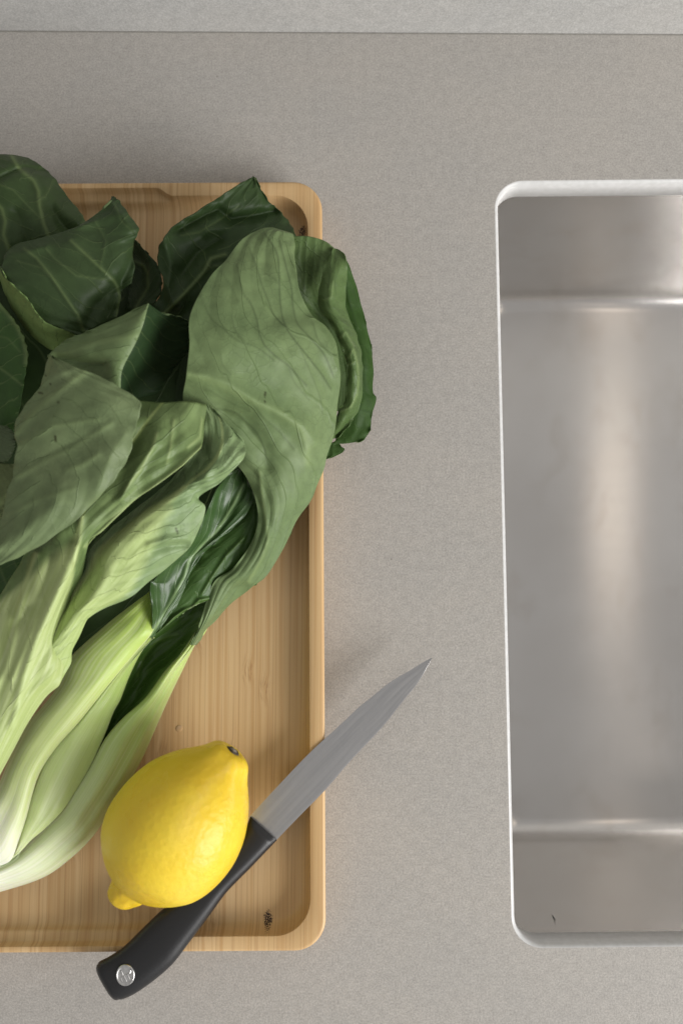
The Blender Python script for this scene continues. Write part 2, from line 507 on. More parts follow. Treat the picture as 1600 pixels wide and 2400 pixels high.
def box(name, x0, x1, y0, y1, z0, z1, mat, parent=None, bev=0.0):
    bm = bmesh.new()
    bmesh.ops.create_cube(bm, size=1)
    for v in bm.verts:
        v.co = Vector(((x0 + x1) / 2 + v.co.x * (x1 - x0), (y0 + y1) / 2 + v.co.y * (y1 - y0), (z0 + z1) / 2 + v.co.z * (z1 - z0)))
    if bev:
        bmesh.ops.bevel(bm, geom=bm.edges[:], offset=bev, segments=2, affect='EDGES')
    me = bpy.data.meshes.new(name); bm.to_mesh(me); bm.free()
    me.materials.append(mat)
    return link(bpy.data.objects.new(name, me), parent)
w = box('backsplash_wall', -0.75, 0.85, wall_y, wall_y + 0.02, 0.0006, 0.60, M_SPLASH)
w['kind'] = 'structure'
sj = box('sealant_joint', -0.75, 0.85, wall_y - 0.0006, wall_y + 0.004, -0.012, 0.0004, M_CAULK)
sj['kind'] = 'structure'

# steel basin hung under the slab
def build_sink():
    root = thing('kitchen_sink', 'rectangular brushed steel undermount sink set into the grey stone counter', 'sink', s2w((SW / 2, 0), -0.152))
    n = 12
    prof = []        # (inset, z)
    zt, zb, R = -0.0172, -0.152, 0.012
    prof.append((-0.014, zt)); prof.append((-0.0035, zt)); prof.append((-0.0026, zt - 0.0006)); prof.append((-0.0022, zt - 0.002))
    for i in range(1, 9):
        t = i / 8
        prof.append((-0.0020 + 0.0170 * t, zt - 0.002 + (zb + R * 0.9 - zt + 0.002) * t))
    for i in range(1, 9):
        a = math.radians(8 + 82 * i / 8)
        prof.append((0.0150 + R * (math.cos(math.radians(8)) - math.cos(a)), zb + R - R * math.sin(a)))
    for t, dz in ((0.05, 0.0), (0.10, 0.0), (0.14, 0.0)):
        prof.append((t, zb + dz))
    verts, faces = [], []
    rid = []
    for ins, z in prof:
        r = 0.009 + min(max(0.0, ins), 0.03) * 0.3
        ids = []
        for p in rounded_rect(ins - 0.007, SW - ins, -HL + ins, HL - ins, r, n):
            ids.append(len(verts)); verts.append(s2w(p, z))
        rid.append(ids)
    N = len(rid[0])
    for k in range(len(rid) - 1):
        for i in range(N):
            j = (i + 1) % N
            faces.append((rid[k][i], rid[k][j], rid[k + 1][j], rid[k + 1][i]))
    faces.append(tuple(rid[-1]))
    o = mesh_obj('basin', verts, faces, [M_STEEL])
    adopt(o, root)
    # drain off to the right of the frame
    dv, df = [], []
    rr = [(0.045, 0.0006), (0.042, 0.0012), (0.036, -0.0004), (0.034, -0.006), (0.0, -0.007)]
    for r, dz in rr:
        for i in range(32):
            a = 2 * math.pi * i / 32
            dv.append(s2w((SW * 0.72 + r * math.cos(a), r * math.sin(a)), zb + dz + 0.001))
    for k in range(len(rr) - 1):
        for i in range(32):
            j = (i + 1) % 32
            df.append((k * 32 + i, k * 32 + j, (k + 1) * 32 + j, (k + 1) * 32 + i))
    d = mesh_obj('drain', dv, df, [M_RIVET])
    adopt(d, root)
    return root
build_sink()

# a dark hair stuck to the front wall of the basin
def tube(name, pts, rads, mat, parent=None, n=8):
    verts, faces = [], []
    for i, p in enumerate(pts):
        a = pts[min(i + 1, len(pts) - 1)] - pts[max(i - 1, 0)]
        a.normalize()
        u = a.orthogonal().normalized(); v = a.cross(u)
        for k in range(n):
            t = 2 * math.pi * k / n
            verts.append(p + (u * math.cos(t) + v * math.sin(t)) * rads[i])
    for i in range(len(pts) - 1):
        for k in range(n):
            j = (k + 1) % n
            faces.append((i * n + k, i * n + j, (i + 1) * n + j, (i + 1) * n + k))
    faces.append(tuple(reversed(range(n)))); faces.append(tuple(range((len(pts) - 1) * n, len(pts) * n)))
    return mesh_obj(name, verts, faces, [mat], parent)
def on_front_wall(X, Y):
    # ray from the camera to the front basin wall
    d = CAM_ROT @ Vector(((X - 800.0) / FOC, -(Y - 1200.0) / FOC, -1.0))
    yw = s2w((0.04, -HL + 0.0007), 0).y
    t = yw / d.y
    return Vector((0, 0, CAM_H)) + d * t
h0, h1, h2 = on_front_wall(1290, 2141), on_front_wall(1296, 2149), on_front_wall(1301, 2157)
hair = tube('hair', [h0, h1, h2], [0.00018, 0.00022, 0.00016], M_DARK, None, 5)
hair['label'] = 'tiny dark hair stuck to the front wall of the steel sink'; hair['category'] = 'hair'

# ------------------------------------------------------------------ bamboo tray
TRAY_T, TRAY_F = 0.0195, 0.0085
def build_tray():
    a = px(753, 700, TRAY_T - 0.003); b = px(764, 2100, TRAY_T - 0.003)
    t = px(500, 436, TRAY_T - 0.003); bt = px(500, 2232, TRAY_T - 0.003)
    yaw = math.atan2((b.x - a.x), -(b.y - a.y)) * 0.8
    c, s = math.cos(yaw), math.sin(yaw)
    W = 0.300
    H2 = (t.y - bt.y) / 2
    cx, cy = (a.x + b.x) / 2 - W / 2, (t.y + bt.y) / 2
    def w(p, z):
        return Vector((cx + p[0] * c - p[1] * s, cy + p[0] * s + p[1] * c, z))
    # dense loops so that the finger scoops can be cut into the long inner walls
    def loop(off, r, scoop=0.0):
        hx, hy = W / 2 - off, H2 - off
        pts = []
        n = 12
        def seg(p, q, m):
            for i in range(1, m):
                k = i / m
                pts.append((p[0] + (q[0] - p[0]) * k, p[1] + (q[1] - p[1]) * k))
        cs = ((hx - r, -hy + r, -90), (hx - r, hy - r, 0), (-hx + r, hy - r, 90), (-hx + r, -hy + r, 180))
        allp = []
        for qi, (qx, qy, a0) in enumerate(cs):
            cpts = [(qx + r * math.cos(math.radians(a0 + 90 * i / n)), qy + r * math.sin(math.radians(a0 + 90 * i / n))) for i in range(n + 1)]
            pts.extend(cpts)
            nq = cs[(qi + 1) % 4]
            e = (nq[0] + r * math.cos(math.radians(nq[2])), nq[1] + r * math.sin(math.radians(nq[2])))
            seg(cpts[-1], e, 120 if qi in (1, 3) else 12)
        if scoop:
            out = []
            for x, y in pts:
                if abs(abs(y) - hy) < 1e-6:
                    k = 1.0 - min(1.0, max(0.0, (abs(x) - 0.0655) / 0.008))
                    k = k * k * (3 - 2 * k)
                    y += math.copysign(scoop * k, y)
                out.append((x, y))
            pts = out
        return pts
    rim = 0.0074
    T, F = TRAY_T, TRAY_F
    prof = [(0.016, 0.0008, .012, 0), (0.0055, 0.0004, .012, 0), (0.0035, 0.0012, .0125, 0), (0.0012, 0.006, .0145, 0), (0.0002, 0.012, .015, 0), (0.0, T - 0.0018, .0150, 0),
            (0.00015, T - 0.0010, .0149, 0), (0.0005, T - 0.0004, .0147, 0), (0.0010, T - 0.0001, .0144, 0), (0.0017, T, .0140, 0),
            (rim - 0.0003, T, .0175, 0.0042), (rim - 0.0001, T - 0.0001, .0174, 0.0042), (rim, T - 0.0004, .0172, 0.0042),
            (rim + 0.0004, T - 0.0042, .0168, 0.0040), (rim + 0.0006, T - 0.0052, .0166, 0.0034), (rim + 0.0008, T - 0.0058, .0166, 0.0012), (rim + 0.0010, T - 0.0064, .0165, 0.0),
            (rim + 0.0016, F + 0.0032, .0160, 0), (rim + 0.0026, F + 0.0015, .0150, 0), (rim + 0.0040, F + 0.0005, .0138, 0), (rim + 0.0062, F, .012, 0), (rim + 0.0085, F, .010, 0)]
    verts, faces, rid = [], [], []
    for off, z, r, sc in prof:
        ids = []
        for p in loop(off, r, sc):
            ids.append(len(verts)); verts.append(w(p, z))
        rid.append(ids)
    N = len(rid[0])
    for k in range(len(rid) - 1):
        for i in range(N):
            j = (i + 1) % N
            faces.append((rid[k][i], rid[k][j], rid[k + 1][j], rid[k + 1][i]))
    faces.append(tuple(rid[-1])); faces.append(tuple(reversed(rid[0])))
    o = mesh_obj('bamboo_tray', verts, faces, [M_BAMBOO])
    o['label'] = 'rectangular bamboo serving tray with raised rim lying on the stone counter'
    o['category'] = 'tray'
    return o
build_tray()

# ------------------------------------------------------------------ leaf and stalk builder
def catmull(pts, m):
    """pts: (n, k) array -> (m, k) resampled"""
    pts = np.asarray(pts, dtype=float)
    n = len(pts)
    if n == 2:
        t = np.linspace(0, 1, m)[:, None]
        return pts[0] * (1 - t) + pts[1] * t
    ext = np.vstack([2 * pts[0] - pts[1], pts, 2 * pts[-1] - pts[-2]])
    t = np.linspace(0, n - 1, m)
    i = np.minimum(t.astype(int), n - 2)
    f = (t - i)[:, None]
    p0, p1, p2, p3 = ext[i], ext[i + 1], ext[i + 2], ext[i + 3]
    return 0.5 * ((2 * p1) + (-p0 + p2) * f + (2 * p0 - 5 * p1 + 4 * p2 - p3) * f ** 2 + (-p0 + 3 * p1 - 3 * p2 + p3) * f ** 3)

def poly_dist(X, Y, poly):
    d = np.full(X.shape, 1e9)
    for (x0, y0), (x1, y1) in zip(poly[:-1], poly[1:]):
        dx, dy = x1 - x0, y1 - y0
        t = np.clip(((X - x0) * dx + (Y - y0) * dy) / (dx * dx + dy * dy + 1e-9), 0, 1)
        d = np.minimum(d, np.hypot(X - x0 - t * dx, Y - y0 - t * dy))
    return d

R_CAM = np.array(CAM_ROT)
def px_np(X, Y, Z):
    d = np.stack([(X - 800.0) / FOC, -(Y - 1200.0) / FOC, -np.ones_like(X)], -1) @ R_CAM.T
    t = (CAM_H - Z) / (-d[..., 2])
    return np.array([0, 0, CAM_H]) + d * t[..., None]

def smooth_noise(U, V, seed, n=7):
    rng = np.random.RandomState(seed)
    out = np.zeros_like(U)
    for i in range(n):
        fu, fv = rng.uniform(0.6, 2.8, 2)
        ph = rng.uniform(0, 6.28, 2)
        out += np.sin(6.28 * fu * U + ph[0] + 1.3 * np.sin(3 * V + ph[1])) * np.sin(6.28 * fv * V + ph[1]) / (fu + fv)
    return out / 2.0

BOK = thing('bok_choy', 'large head of bok choy with pale stalks and dark leaves filling the tray', 'bok choy', px(120, 1500, TRAY_F))

def patch(name, rows, mats, nu=90, nv=70, thick=0.45, seed=1, wave=0.8, edge=2.2, ribs=(), creases=(), nicks=(), vlines=(), crumple=0.09, blade_from=0.0,
          pucker=0.5, N=8.0, k=3.0, vr=0.5, split=None, face_up=True, frill=0.9):
    """rows of control points (photo X, Y, height mm) -> curved sheet with real thickness.
    mats = (material of the side seen from above, material of the other side[, material beyond split])"""
    mcols = max(len(r) for r in rows)
    C = np.array([catmull(r, nv) for r in rows])
    G = np.array([catmull(C[:, j], nu) for j in range(nv)]).transpose(1, 0, 2)
    X, Y, Z = G[..., 0].copy(), G[..., 1].copy(), G[..., 2].copy()
    u = np.linspace(0, 1, nu); v = np.linspace(0, 1, nv)
    U, V = np.meshgrid(u, v, indexing='ij')
    rng = np.random.RandomState(seed)
    # uneven margin
    if edge > 0:
        e = np.maximum(np.exp(-V / 0.06), np.exp(-(1 - V) / 0.06))
        f = sum(np.sin(6.28 * rng.uniform(3, 16) * U + rng.uniform(0, 6.28)) * a for a in (0.55, 0.45, 0.4, 0.3))
        g = sum(np.sin(6.28 * rng.uniform(3, 16) * U + rng.uniform(0, 6.28)) * a for a in (0.55, 0.45, 0.4, 0.3))
        sgn = np.where(V < 0.5, -1.0, 1.0)
        dirx = np.gradient(X, axis=1); diry = np.gradient(Y, axis=1)
        l = np.hypot(dirx, diry) + 1e-6
        q = e * np.where(V < 0.5, f, g) * edge
        X += dirx / l * q; Y += diry / l * q
        Z += e * np.where(V < 0.5, g, f) * frill
    Z += smooth_noise(U, V, seed) * wave * 1.6
    cw = np.clip((U - blade_from) / 0.15, 0, 1) if blade_from > 0 else 1.0
    for i in range(9):
        lam = rng.uniform(34, 95); th_ = rng.uniform(0, math.pi); ph = rng.uniform(0, 6.28)
        Z += cw * crumple * 0.5 * np.sin(6.28 * (X * math.cos(th_) + Y * math.sin(th_)) / lam + ph + 1.5 * np.sin(X / 60.0 + ph) + 1.2 * np.sin(Y / 75.0 - ph))
    rib = np.zeros_like(X)
    for poly, wpx, hmm, s in ribs:
        d = poly_dist(X, Y, poly)
        r = np.exp(-(d / wpx) ** 2)
        rib = np.maximum(rib, r * s)
        Z += hmm * np.exp(-(d / (wpx * 1.8)) ** 2)
    for poly, wpx, hmm in creases:
        d = poly_dist(X, Y, poly)
        Z += hmm * np.exp(-np.abs(d / wpx) ** 1.4)
    nick = np.zeros_like(X)
    for poly, wpx in nicks:
        nick = np.maximum(nick, np.exp(-(poly_dist(X, Y, poly) / wpx) ** 4))
    pucker = pucker * 0.45
    vl = np.zeros_like(X)
    for poly, wpx, s in vlines:
        d = poly_dist(X, Y, catmull(poly, 40))
        vl = np.maximum(vl, s * np.exp(-(d / wpx) ** 2))
        Z += 0.35 * s * np.exp(-(d / (wpx * 3)) ** 2)
    if pucker:
        a = np.abs(V - vr) / max(vr, 1 - vr)
        s_ = U * N - a ** 1.25 * k + np.where(V > vr, 0.43, 0)
        Z += pucker * np.abs(np.sin(np.pi * (s_ - np.floor(s_)))) * np.clip(a * 4, 0, 1) * (0.4 + 0.6 * a)
    Pw = px_np(X, Y, Z / 1000.0)
    du = np.gradient(Pw, axis=0); dv = np.gradient(Pw, axis=1)
    nn = np.cross(du, dv)
    nn /= (np.linalg.norm(nn, axis=-1, keepdims=True) + 1e-12)
    if nn[..., 2].mean() < 0:
        nn = -nn; flip = True
    else:
        flip = False
    th = thick / 1000.0
    if np.ndim(th) == 0:
        tt = np.full(X.shape, th)
    lo = Pw - nn * tt[..., None]
    verts = np.vstack([Pw.reshape(-1, 3), lo.reshape(-1, 3)])
    M = nu * nv
    I = np.arange(M).reshape(nu, nv)
    q = np.stack([I[:-1, :-1], I[1:, :-1], I[1:, 1:], I[:-1, 1:]], -1).reshape(-1, 4)
    if flip:
        q = q[:, ::-1]
    bq = q[:, ::-1] + M
    ring = list(I[0, :]) + list(I[1:, -1]) + list(I[-1, -2::-1]) + list(I[-2:0:-1, 0])
    side = []
    for i in range(len(ring)):
        a, b = ring[i], ring[(i + 1) % len(ring)]
        side.append((a, b, b + M, a + M) if not flip else (a, a + M, b + M, b))
    faces = q.tolist() + bq.tolist() + [tuple(int(x) for x in f) for f in side]
    vc = V[:-1, :-1].ravel()
    if split is None:
        mtop = np.zeros(len(q), int); mbot = np.ones(len(q), int)
    else:
        mtop = np.where(vc > split, 1, 0); mbot = np.where(vc > split, 0, 1)
    midx = np.concatenate([mtop, mbot, np.zeros(len(side), int)])
    uv = np.stack([U, V], -1).reshape(-1, 2)
    uv = np.vstack([uv, uv])
    o = mesh_obj(name, verts, faces, list(mats), None, True, midx.tolist(), uv)
    for nm, arr in (('rib', rib), ('nick', nick), ('vline', vl)):
        at = o.data.attributes.new(nm, 'FLOAT', 'POINT')
        at.data.foreach_set('value', np.concatenate([arr.ravel(), arr.ravel()]).astype(np.float32))
    adopt(o, BOK)
    return o

# ---- leaf colours
PALE, PALE2 = (0.146, 0.212, 0.088), (0.170, 0.236, 0.100)
DARK, DARK2 = (0.025, 0.050, 0.014), (0.036, 0.066, 0.019)
V_PALE = (0.27, 0.36, 0.15)
V_DARK = (0.155, 0.215, 0.080)
_mc = [0]
def pale(**kw):
    _mc[0] += 1
    d = dict(base=PALE, base2=PALE2, vein=V_PALE, latcol=(0.105, 0.165, 0.055), vstr=0.40, fine=0.26, rough=0.50, seed=_mc[0], tw=0.16, bumps=0.45)
    d.update(kw)
    return leaf_mat('leaf_underside_%d' % _mc[0], **d)
def dark(**kw):
    _mc[0] += 1
    d = dict(base=DARK, base2=DARK2, vein=V_DARK, vstr=0.20, fine=0.20, rough=0.48, seed=_mc[0], tw=0.10, bumps=0.40)
    d.update(kw)
    return leaf_mat('leaf_upper_%d' % _mc[0], **d)
PALE_PLAIN = pale(); DARK_PLAIN = dark()
S_WHITE, S_MID, S_GREEN = (0.63, 0.68, 0.50), (0.43, 0.54, 0.25), (0.30, 0.42, 0.11)

# ---- outer right stalk
patch('stalk', [
    arc(0, -210, 2010, 41, -190, 2110, 22), arc(0, -110, 2075, 41, -110, 2118, 20),
    arc(5, 0, 955, 40, 0, 1105, 20), arc(5, 100, 880, 40, 250, 1022, 20), arc(5, 250, 740, 39, 410, 910, 20), arc(5, 350, 650, 38, 535, 785, 20),
    arc(5, 430, 530, 37, 640, 632, 20), arc(5, 520, 380, 36, 745, 470, 19), arc(5, 600, 230, 35, 825, 325, 19), arc(5, 700, 110, 34, 895, 165, 19),
    arc(4, 832, 1070, 33, 972, 1070, 20), arc(4, 950, 910, 32, 1042, 925, 22), arc(4, 1050, 800, 31, 1090, 825, 24), arc(4, 1125, 708, 27, 1142, 722, 26), arc(4, 1160, 650, 19, 1170, 658, 22)],
    (stalk_mat('stalk_outer', (0.84, 0.87, 0.72), (0.54, 0.64, 0.33), (0.40, 0.53, 0.16), 0.36, 0.72, 1), ) * 2, nu=90, nv=40, thick=2, seed=3, wave=0.5, crumple=0.08, edge=0.0, pucker=0, split=None)

# ---- stalk between the outer one and the centre one
patch('stalk', [
    SR(5, -90, 975, 42, 0, 957, 44, 0.7), SR(5, 60, 905, 42, 108, 884, 43, 0.7), SR(5, 98, 845, 44, 180, 808, 42, 1.4), SR(5, 120, 760, 45, 255, 745, 41, 1.8),
    SR(5, 155, 650, 46, 355, 645, 39, 2.4), SR(5, 195, 520, 46, 435, 530, 37, 2.8), SR(5, 255, 370, 46, 525, 375, 36, 3.1), SR(5, 345, 240, 46, 602, 205, 35, 3.1),
    SR(5, 435, 140, 46, 655, 70, 35, 3.1), SR(4, 535, 1090, 45, 692, 1080, 35, 2.8), SR(4, 645, 960, 44, 742, 950, 36, 2.1), SR(4, 755, 830, 43, 802, 825, 38, 1.4), SR(4, 860, 712, 43, 872, 718, 44, 0.3)],
    (stalk_mat('stalk_inner', (0.62, 0.71, 0.40), (0.50, 0.61, 0.26), (0.35, 0.48, 0.13), 0.35, 0.9, 2),) * 2, nu=80, nv=36, thick=2, seed=5, wave=0.4, crumple=0.08, edge=0.0, pucker=0)

# ---- centre stalk
patch('stalk', [
    SR(0, -170, 2030, 48, -20, 2060, 41, 3.2), SR(5, -250, 800, 48, 0, 960, 43, 4.8), SR(5, -130, 640, 48, 66, 918, 45, 4.8), SR(5, -50, 545, 48, 112, 800, 46, 4.8), SR(5, 0, 470, 48, 152, 680, 47, 4.8),
    SR(5, 45, 365, 48, 222, 440, 48, 4.8), SR(5, 105, 240, 48, 325, 275, 48, 5.2), SR(5, 175, 120, 48, 445, 140, 48, 5.2), SR(4, 280, 1075, 48, 555, 1082, 48, 5.2), SR(4, 345, 975, 48, 645, 970, 49, 5.2),
    SR(4, 395, 845, 49, 785, 802, 49, 4.8), SR(4, 600, 655, 50, 876, 692, 50, 4.0), SR(4, 740, 545, 50, 890, 610, 46, 2.4), SR(4, 855, 462, 47, 905, 545, 41, 1.2), SR(4, 930, 420, 39, 950, 470, 36, 0.4)],
    (stalk_mat('stalk_centre', (0.83, 0.86, 0.70), (0.55, 0.66, 0.27), (0.35, 0.50, 0.08), 0.40, 0.98, 3),) * 2, nu=90, nv=46, thick=2, seed=8, wave=0.5, crumple=0.08, edge=0.0, pucker=0)

# ---- big pale leaf on the right, seen from below
a_rows = [(446, 1512, 33, 462, 1512, 26, 2), (460, 1482, 35, 482, 1480, 27, 3), (472, 1453, 36, 512, 1446, 28, 3), (503, 1365, 38, 573, 1388, 29, 4), (545, 1330, 40, 606, 1367, 31, 4),
          (585, 1277, 42, 647, 1318, 33, 5), (605, 1220, 45, 692, 1226, 35, 6), (598, 1167, 49, 734, 1162, 37, 8), (568, 1106, 54, 757, 1102, 40, 9),
          (515, 1050, 58, 774, 1046, 43, 10), (465, 990, 64, 792, 951, 47, 11), (428, 940, 72, 797, 865, 50, 11), (436, 880, 80, 788, 806, 53, 9), (445, 813, 83, 764, 765, 55, 8),
          (447, 737, 81, 727, 734, 57, 6), (492, 648, 74, 700, 669, 57, 5), (531, 607, 68, 692, 607, 56, 4), (570, 560, 63, 690, 570, 55, 4), (610, 536, 60, 688, 550, 54, 3), (640, 533, 58, 684, 546, 54, 1)]
patch('leaf', [LR(0, *r) for r in a_rows],
      (pale(N=9, k=4.5, vr=1.0, ribw=0.0, vstr=0.28, fine=0.22), DARK_PLAIN), nu=260, nv=210, seed=11, wave=0.9, crumple=0.06, edge=2.0, pucker=0.7, N=9, k=4.5, vr=1.0,
      ribs=[(P(2, 990, 1990, 985, 1850, 940, 1750, 800, 1640, 610, 1570, 440, 1480, 330, 1430, 190, 1385), 9, 0.6, 0.5),
            (P(3, 1430, 1330, 1510, 1180, 1540, 1080, 1520, 960, 1500, 800, 1490, 700), 4, 0.8, 0.5)],
      vlines=[(P(2, 700, 430, 780, 560, 795, 700, 800, 850, 815, 980, 850, 1080, 930, 1190, 1010, 1290, 1080, 1380, 1150, 1490), 2.6, 1.0),
              (P(2, 590, 520, 640, 650, 680, 780, 720, 880, 760, 980, 830, 1060), 2.2, 0.8), (P(2, 510, 640, 545, 820, 600, 900, 640, 1000, 660, 1100, 700, 1190, 780, 1270, 860, 1330, 980, 1460), 2.4, 0.9),
              (P(2, 800, 480, 850, 680, 880, 800, 890, 920, 920, 1040, 1000, 1130, 1100, 1250, 1165, 1400), 2.4, 0.9), (P(2, 260, 850, 330, 1000, 420, 1080, 520, 1160, 640, 1200, 760, 1290), 2.2, 0.7),
              (P(2, 470, 980, 500, 1090, 560, 1160), 2.0, 0.6), (P(2, 690, 690, 740, 720, 790, 760), 2.0, 0.6), (P(2, 400, 1250, 412, 1320, 470, 1390), 2.0, 0.5), (P(2, 400, 680, 470, 790, 520, 900), 2.0, 0.5),
              (P(2, 1030, 1050, 1060, 1150, 1120, 1220, 1195, 1270), 2.0, 0.7), (P(2, 350, 1620, 480, 1640, 560, 1700, 640, 1780, 690, 1880, 715, 2000), 2.6, 0.8), (P(2, 840, 1660, 930, 1760, 980, 1900), 2.0, 0.5),
              (P(2, 930, 1190, 1060, 1500, 1090, 1640), 2.0, 0.5), (P(2, 610, 1570, 690, 1680, 800, 1780, 900, 1900), 2.2, 0.6), (P(2, 300, 1480, 430, 1560, 600, 1640), 2.0, 0.5), (P(2, 860, 1330, 900, 1440, 1000, 1560), 2.0, 0.5)],
      creases=[(P(2, 120, 1380, 300, 1400, 450, 1450, 610, 1550, 780, 1640, 960, 1740, 1040, 1850), 26, 4.0), (P(2, 880, 520, 900, 650, 970, 880), 18, 3.0),
               (P(2, 420, 1640, 560, 1720, 690, 1880, 720, 2000), 24, -3.5), (P(2, 620, 420, 700, 560, 690, 800, 760, 1000), 30, -2.0), (P(2, 1020, 1000, 1120, 1150, 1190, 1350), 14, 2.5)],
      nicks=[(P(2, 703, 1505, 698, 1535), 2.6), (P(2, 700, 1570, 697, 1580), 2.2)])
# its far half: the fold running down into the gap
patch('leaf', [
    L(9, 300, 140, 54, 480, 138, 55, 640, 178, 55, 745, 252, 54), L(9, 320, 300, 50, 450, 320, 49, 580, 330, 50, 700, 350, 50), L(9, 340, 480, 46, 460, 500, 43, 560, 520, 44, 660, 520, 44),
    L(9, 380, 650, 42, 480, 680, 38, 550, 690, 37, 630, 690, 37), L(9, 440, 800, 38, 540, 830, 31, 600, 840, 29, 670, 840, 29), L(9, 540, 920, 34, 640, 960, 25, 700, 980, 22, 770, 990, 22),
    L(9, 680, 1150, 30, 760, 1200, 21, 800, 1220, 18, 870, 1220, 18), L(9, 740, 1500, 27, 800, 1500, 19, 840, 1500, 17, 900, 1500, 17), L(9, 720, 1800, 25, 780, 1800, 18, 820, 1800, 16, 880, 1800, 16)],
    (pale(base=(0.095, 0.160, 0.050), base2=(0.125, 0.190, 0.068), N=6, k=1.0, vr=0.0, ribw=0.0, vstr=0.2), DARK_PLAIN), nu=110, nv=90, seed=12, wave=0.3, edge=1.0, pucker=0.2,
    vlines=[(P(9, 480, 140, 460, 400, 455, 640), 1.8, 0.8), (P(9, 560, 160, 540, 400, 520, 600), 1.8, 0.6), (P(9, 420, 150, 400, 330, 430, 520), 1.6, 0.6), (P(9, 640, 190, 600, 380, 580, 520), 1.6, 0.5)])
# the rolled-in margin that stands over the gap
patch('leaf', [
    L(9, 738, 250, 54, 770, 256, 52, 800, 272, 53, 835, 302, 56), L(9, 675, 380, 55, 730, 380, 56, 790, 400, 56, 865, 420, 54), L(9, 615, 560, 54, 680, 560, 57, 750, 570, 57, 860, 590, 51), L(9, 588, 720, 53, 660, 730, 57, 730, 740, 57, 850, 760, 49),
    L(9, 610, 850, 53, 690, 850, 57, 770, 870, 56, 880, 900, 47), L(9, 690, 940, 53, 750, 950, 56, 830, 980, 55, 930, 1010, 46), L(9, 770, 1090, 52, 820, 1080, 55, 880, 1090, 54, 970, 1120, 45), L(9, 840, 1260, 51, 890, 1230, 54, 940, 1250, 53, 1005, 1280, 44),
    L(9, 868, 1400, 49, 910, 1380, 52, 955, 1390, 51, 1012, 1410, 43), L(9, 868, 1560, 47, 920, 1560, 49, 970, 1570, 47, 1012, 1580, 41), L(9, 840, 1700, 44, 900, 1720, 46, 950, 1730, 43, 992, 1740, 39),
    L(9, 780, 1800, 41, 850, 1830, 42, 900, 1840, 39, 932, 1860, 37), L(9, 730, 1950, 37, 790, 1960, 37, 830, 1950, 34, 872, 1950, 35), L(9, 680, 2060, 33, 715, 2065, 31, 750, 2058, 30, 782, 2050, 33)],
    (pale(base=(0.076, 0.132, 0.038), base2=(0.098, 0.156, 0.050), N=14, k=1.5, vr=0.0, ribw=0.0, vstr=0.25, rough=0.42), DARK_PLAIN), nu=170, nv=60, seed=14, wave=0.25, edge=1.2, pucker=0.25, N=14, k=1.5, vr=0.0,
    ribs=[(P(9, 880, 1290, 925, 1210, 960, 1330, 975, 1480, 960, 1640, 900, 1760), 3.0, 0.4, 0.5), (P(9, 800, 1100, 850, 1050, 930, 1180), 2.5, 0.4, 0.45), (P(9, 640, 740, 720, 715, 730, 560), 2.0, 0.3, 0.35), (P(9, 870, 1360, 950, 1325), 2.0, 0.3, 0.4), (P(9, 800, 1800, 880, 1770, 940, 1700), 2.2, 0.3, 0.4)],
    vlines=[(P(9, 720, 300, 700, 460, 690, 620), 1.6, 0.5), (P(9, 800, 420, 750, 560, 760, 700), 1.6, 0.5), (P(9, 690, 860, 780, 930, 860, 950), 1.6, 0.5)])
# and the dark outer flap behind it, torn at the lower end
patch('leaf', [
    L(9, 740, 300, 46, 800, 283, 48, 832, 308, 48), L(9, 770, 450, 44, 840, 430, 45, 887, 428, 43), L(9, 770, 600, 41, 860, 600, 42, 947, 590, 39), L(9, 770, 780, 39, 890, 780, 39, 1000, 780, 36),
    L(9, 810, 950, 37, 930, 950, 37, 1041, 950, 34), L(9, 880, 1120, 36, 990, 1120, 35, 1083, 1130, 32), L(9, 920, 1280, 35, 1020, 1290, 34, 1106, 1300, 30), L(9, 930, 1450, 34, 1030, 1450, 32, 1116, 1450, 28), L(9, 930, 1600, 32, 1030, 1610, 30, 1112, 1618, 27),
    L(9, 920, 1690, 31, 1040, 1690, 29, 1147, 1676, 26), L(9, 880, 1800, 29, 1000, 1800, 28, 1106, 1790, 25), L(9, 830, 1930, 27, 970, 1930, 26, 1091, 1920, 24), L(9, 780, 2030, 25, 920, 2040, 25, 1072, 2010, 24), L(9, 740, 2085, 25, 845, 2105, 24, 985, 2087, 24),
    L(9, 690, 2120, 25, 740, 2112, 24, 795, 2092, 23), L(9, 670, 2180, 25, 740, 2170, 24, 806, 2130, 23), L(9, 640, 2240, 24, 740, 2220, 24, 834, 2173, 23), L(9, 640, 2256, 24, 660, 2256, 24, 700, 2246, 23)],
    (dark(base=(0.027, 0.062, 0.011), base2=(0.040, 0.085, 0.018), vein=(0.10, 0.17, 0.045), N=12, k=2.0, vr=0.0, ribw=0.0, vstr=0.22, rough=0.55, spec=0.15, bumps=0.25), PALE_PLAIN), nu=200, nv=50, seed=13, wave=0.35, edge=1.3, frill=0.7, pucker=0.3, N=12, k=2.0, vr=0.0,
    vlines=[(P(9, 850, 600, 900, 800, 960, 1000), 1.8, 0.6), (P(9, 960, 1150, 1020, 1180, 1070, 1250), 1.8, 0.6), (P(9, 1000, 1350, 1060, 1400), 1.8, 0.5), (P(9, 960, 1780, 1040, 1800, 1090, 1810), 1.8, 0.6)])

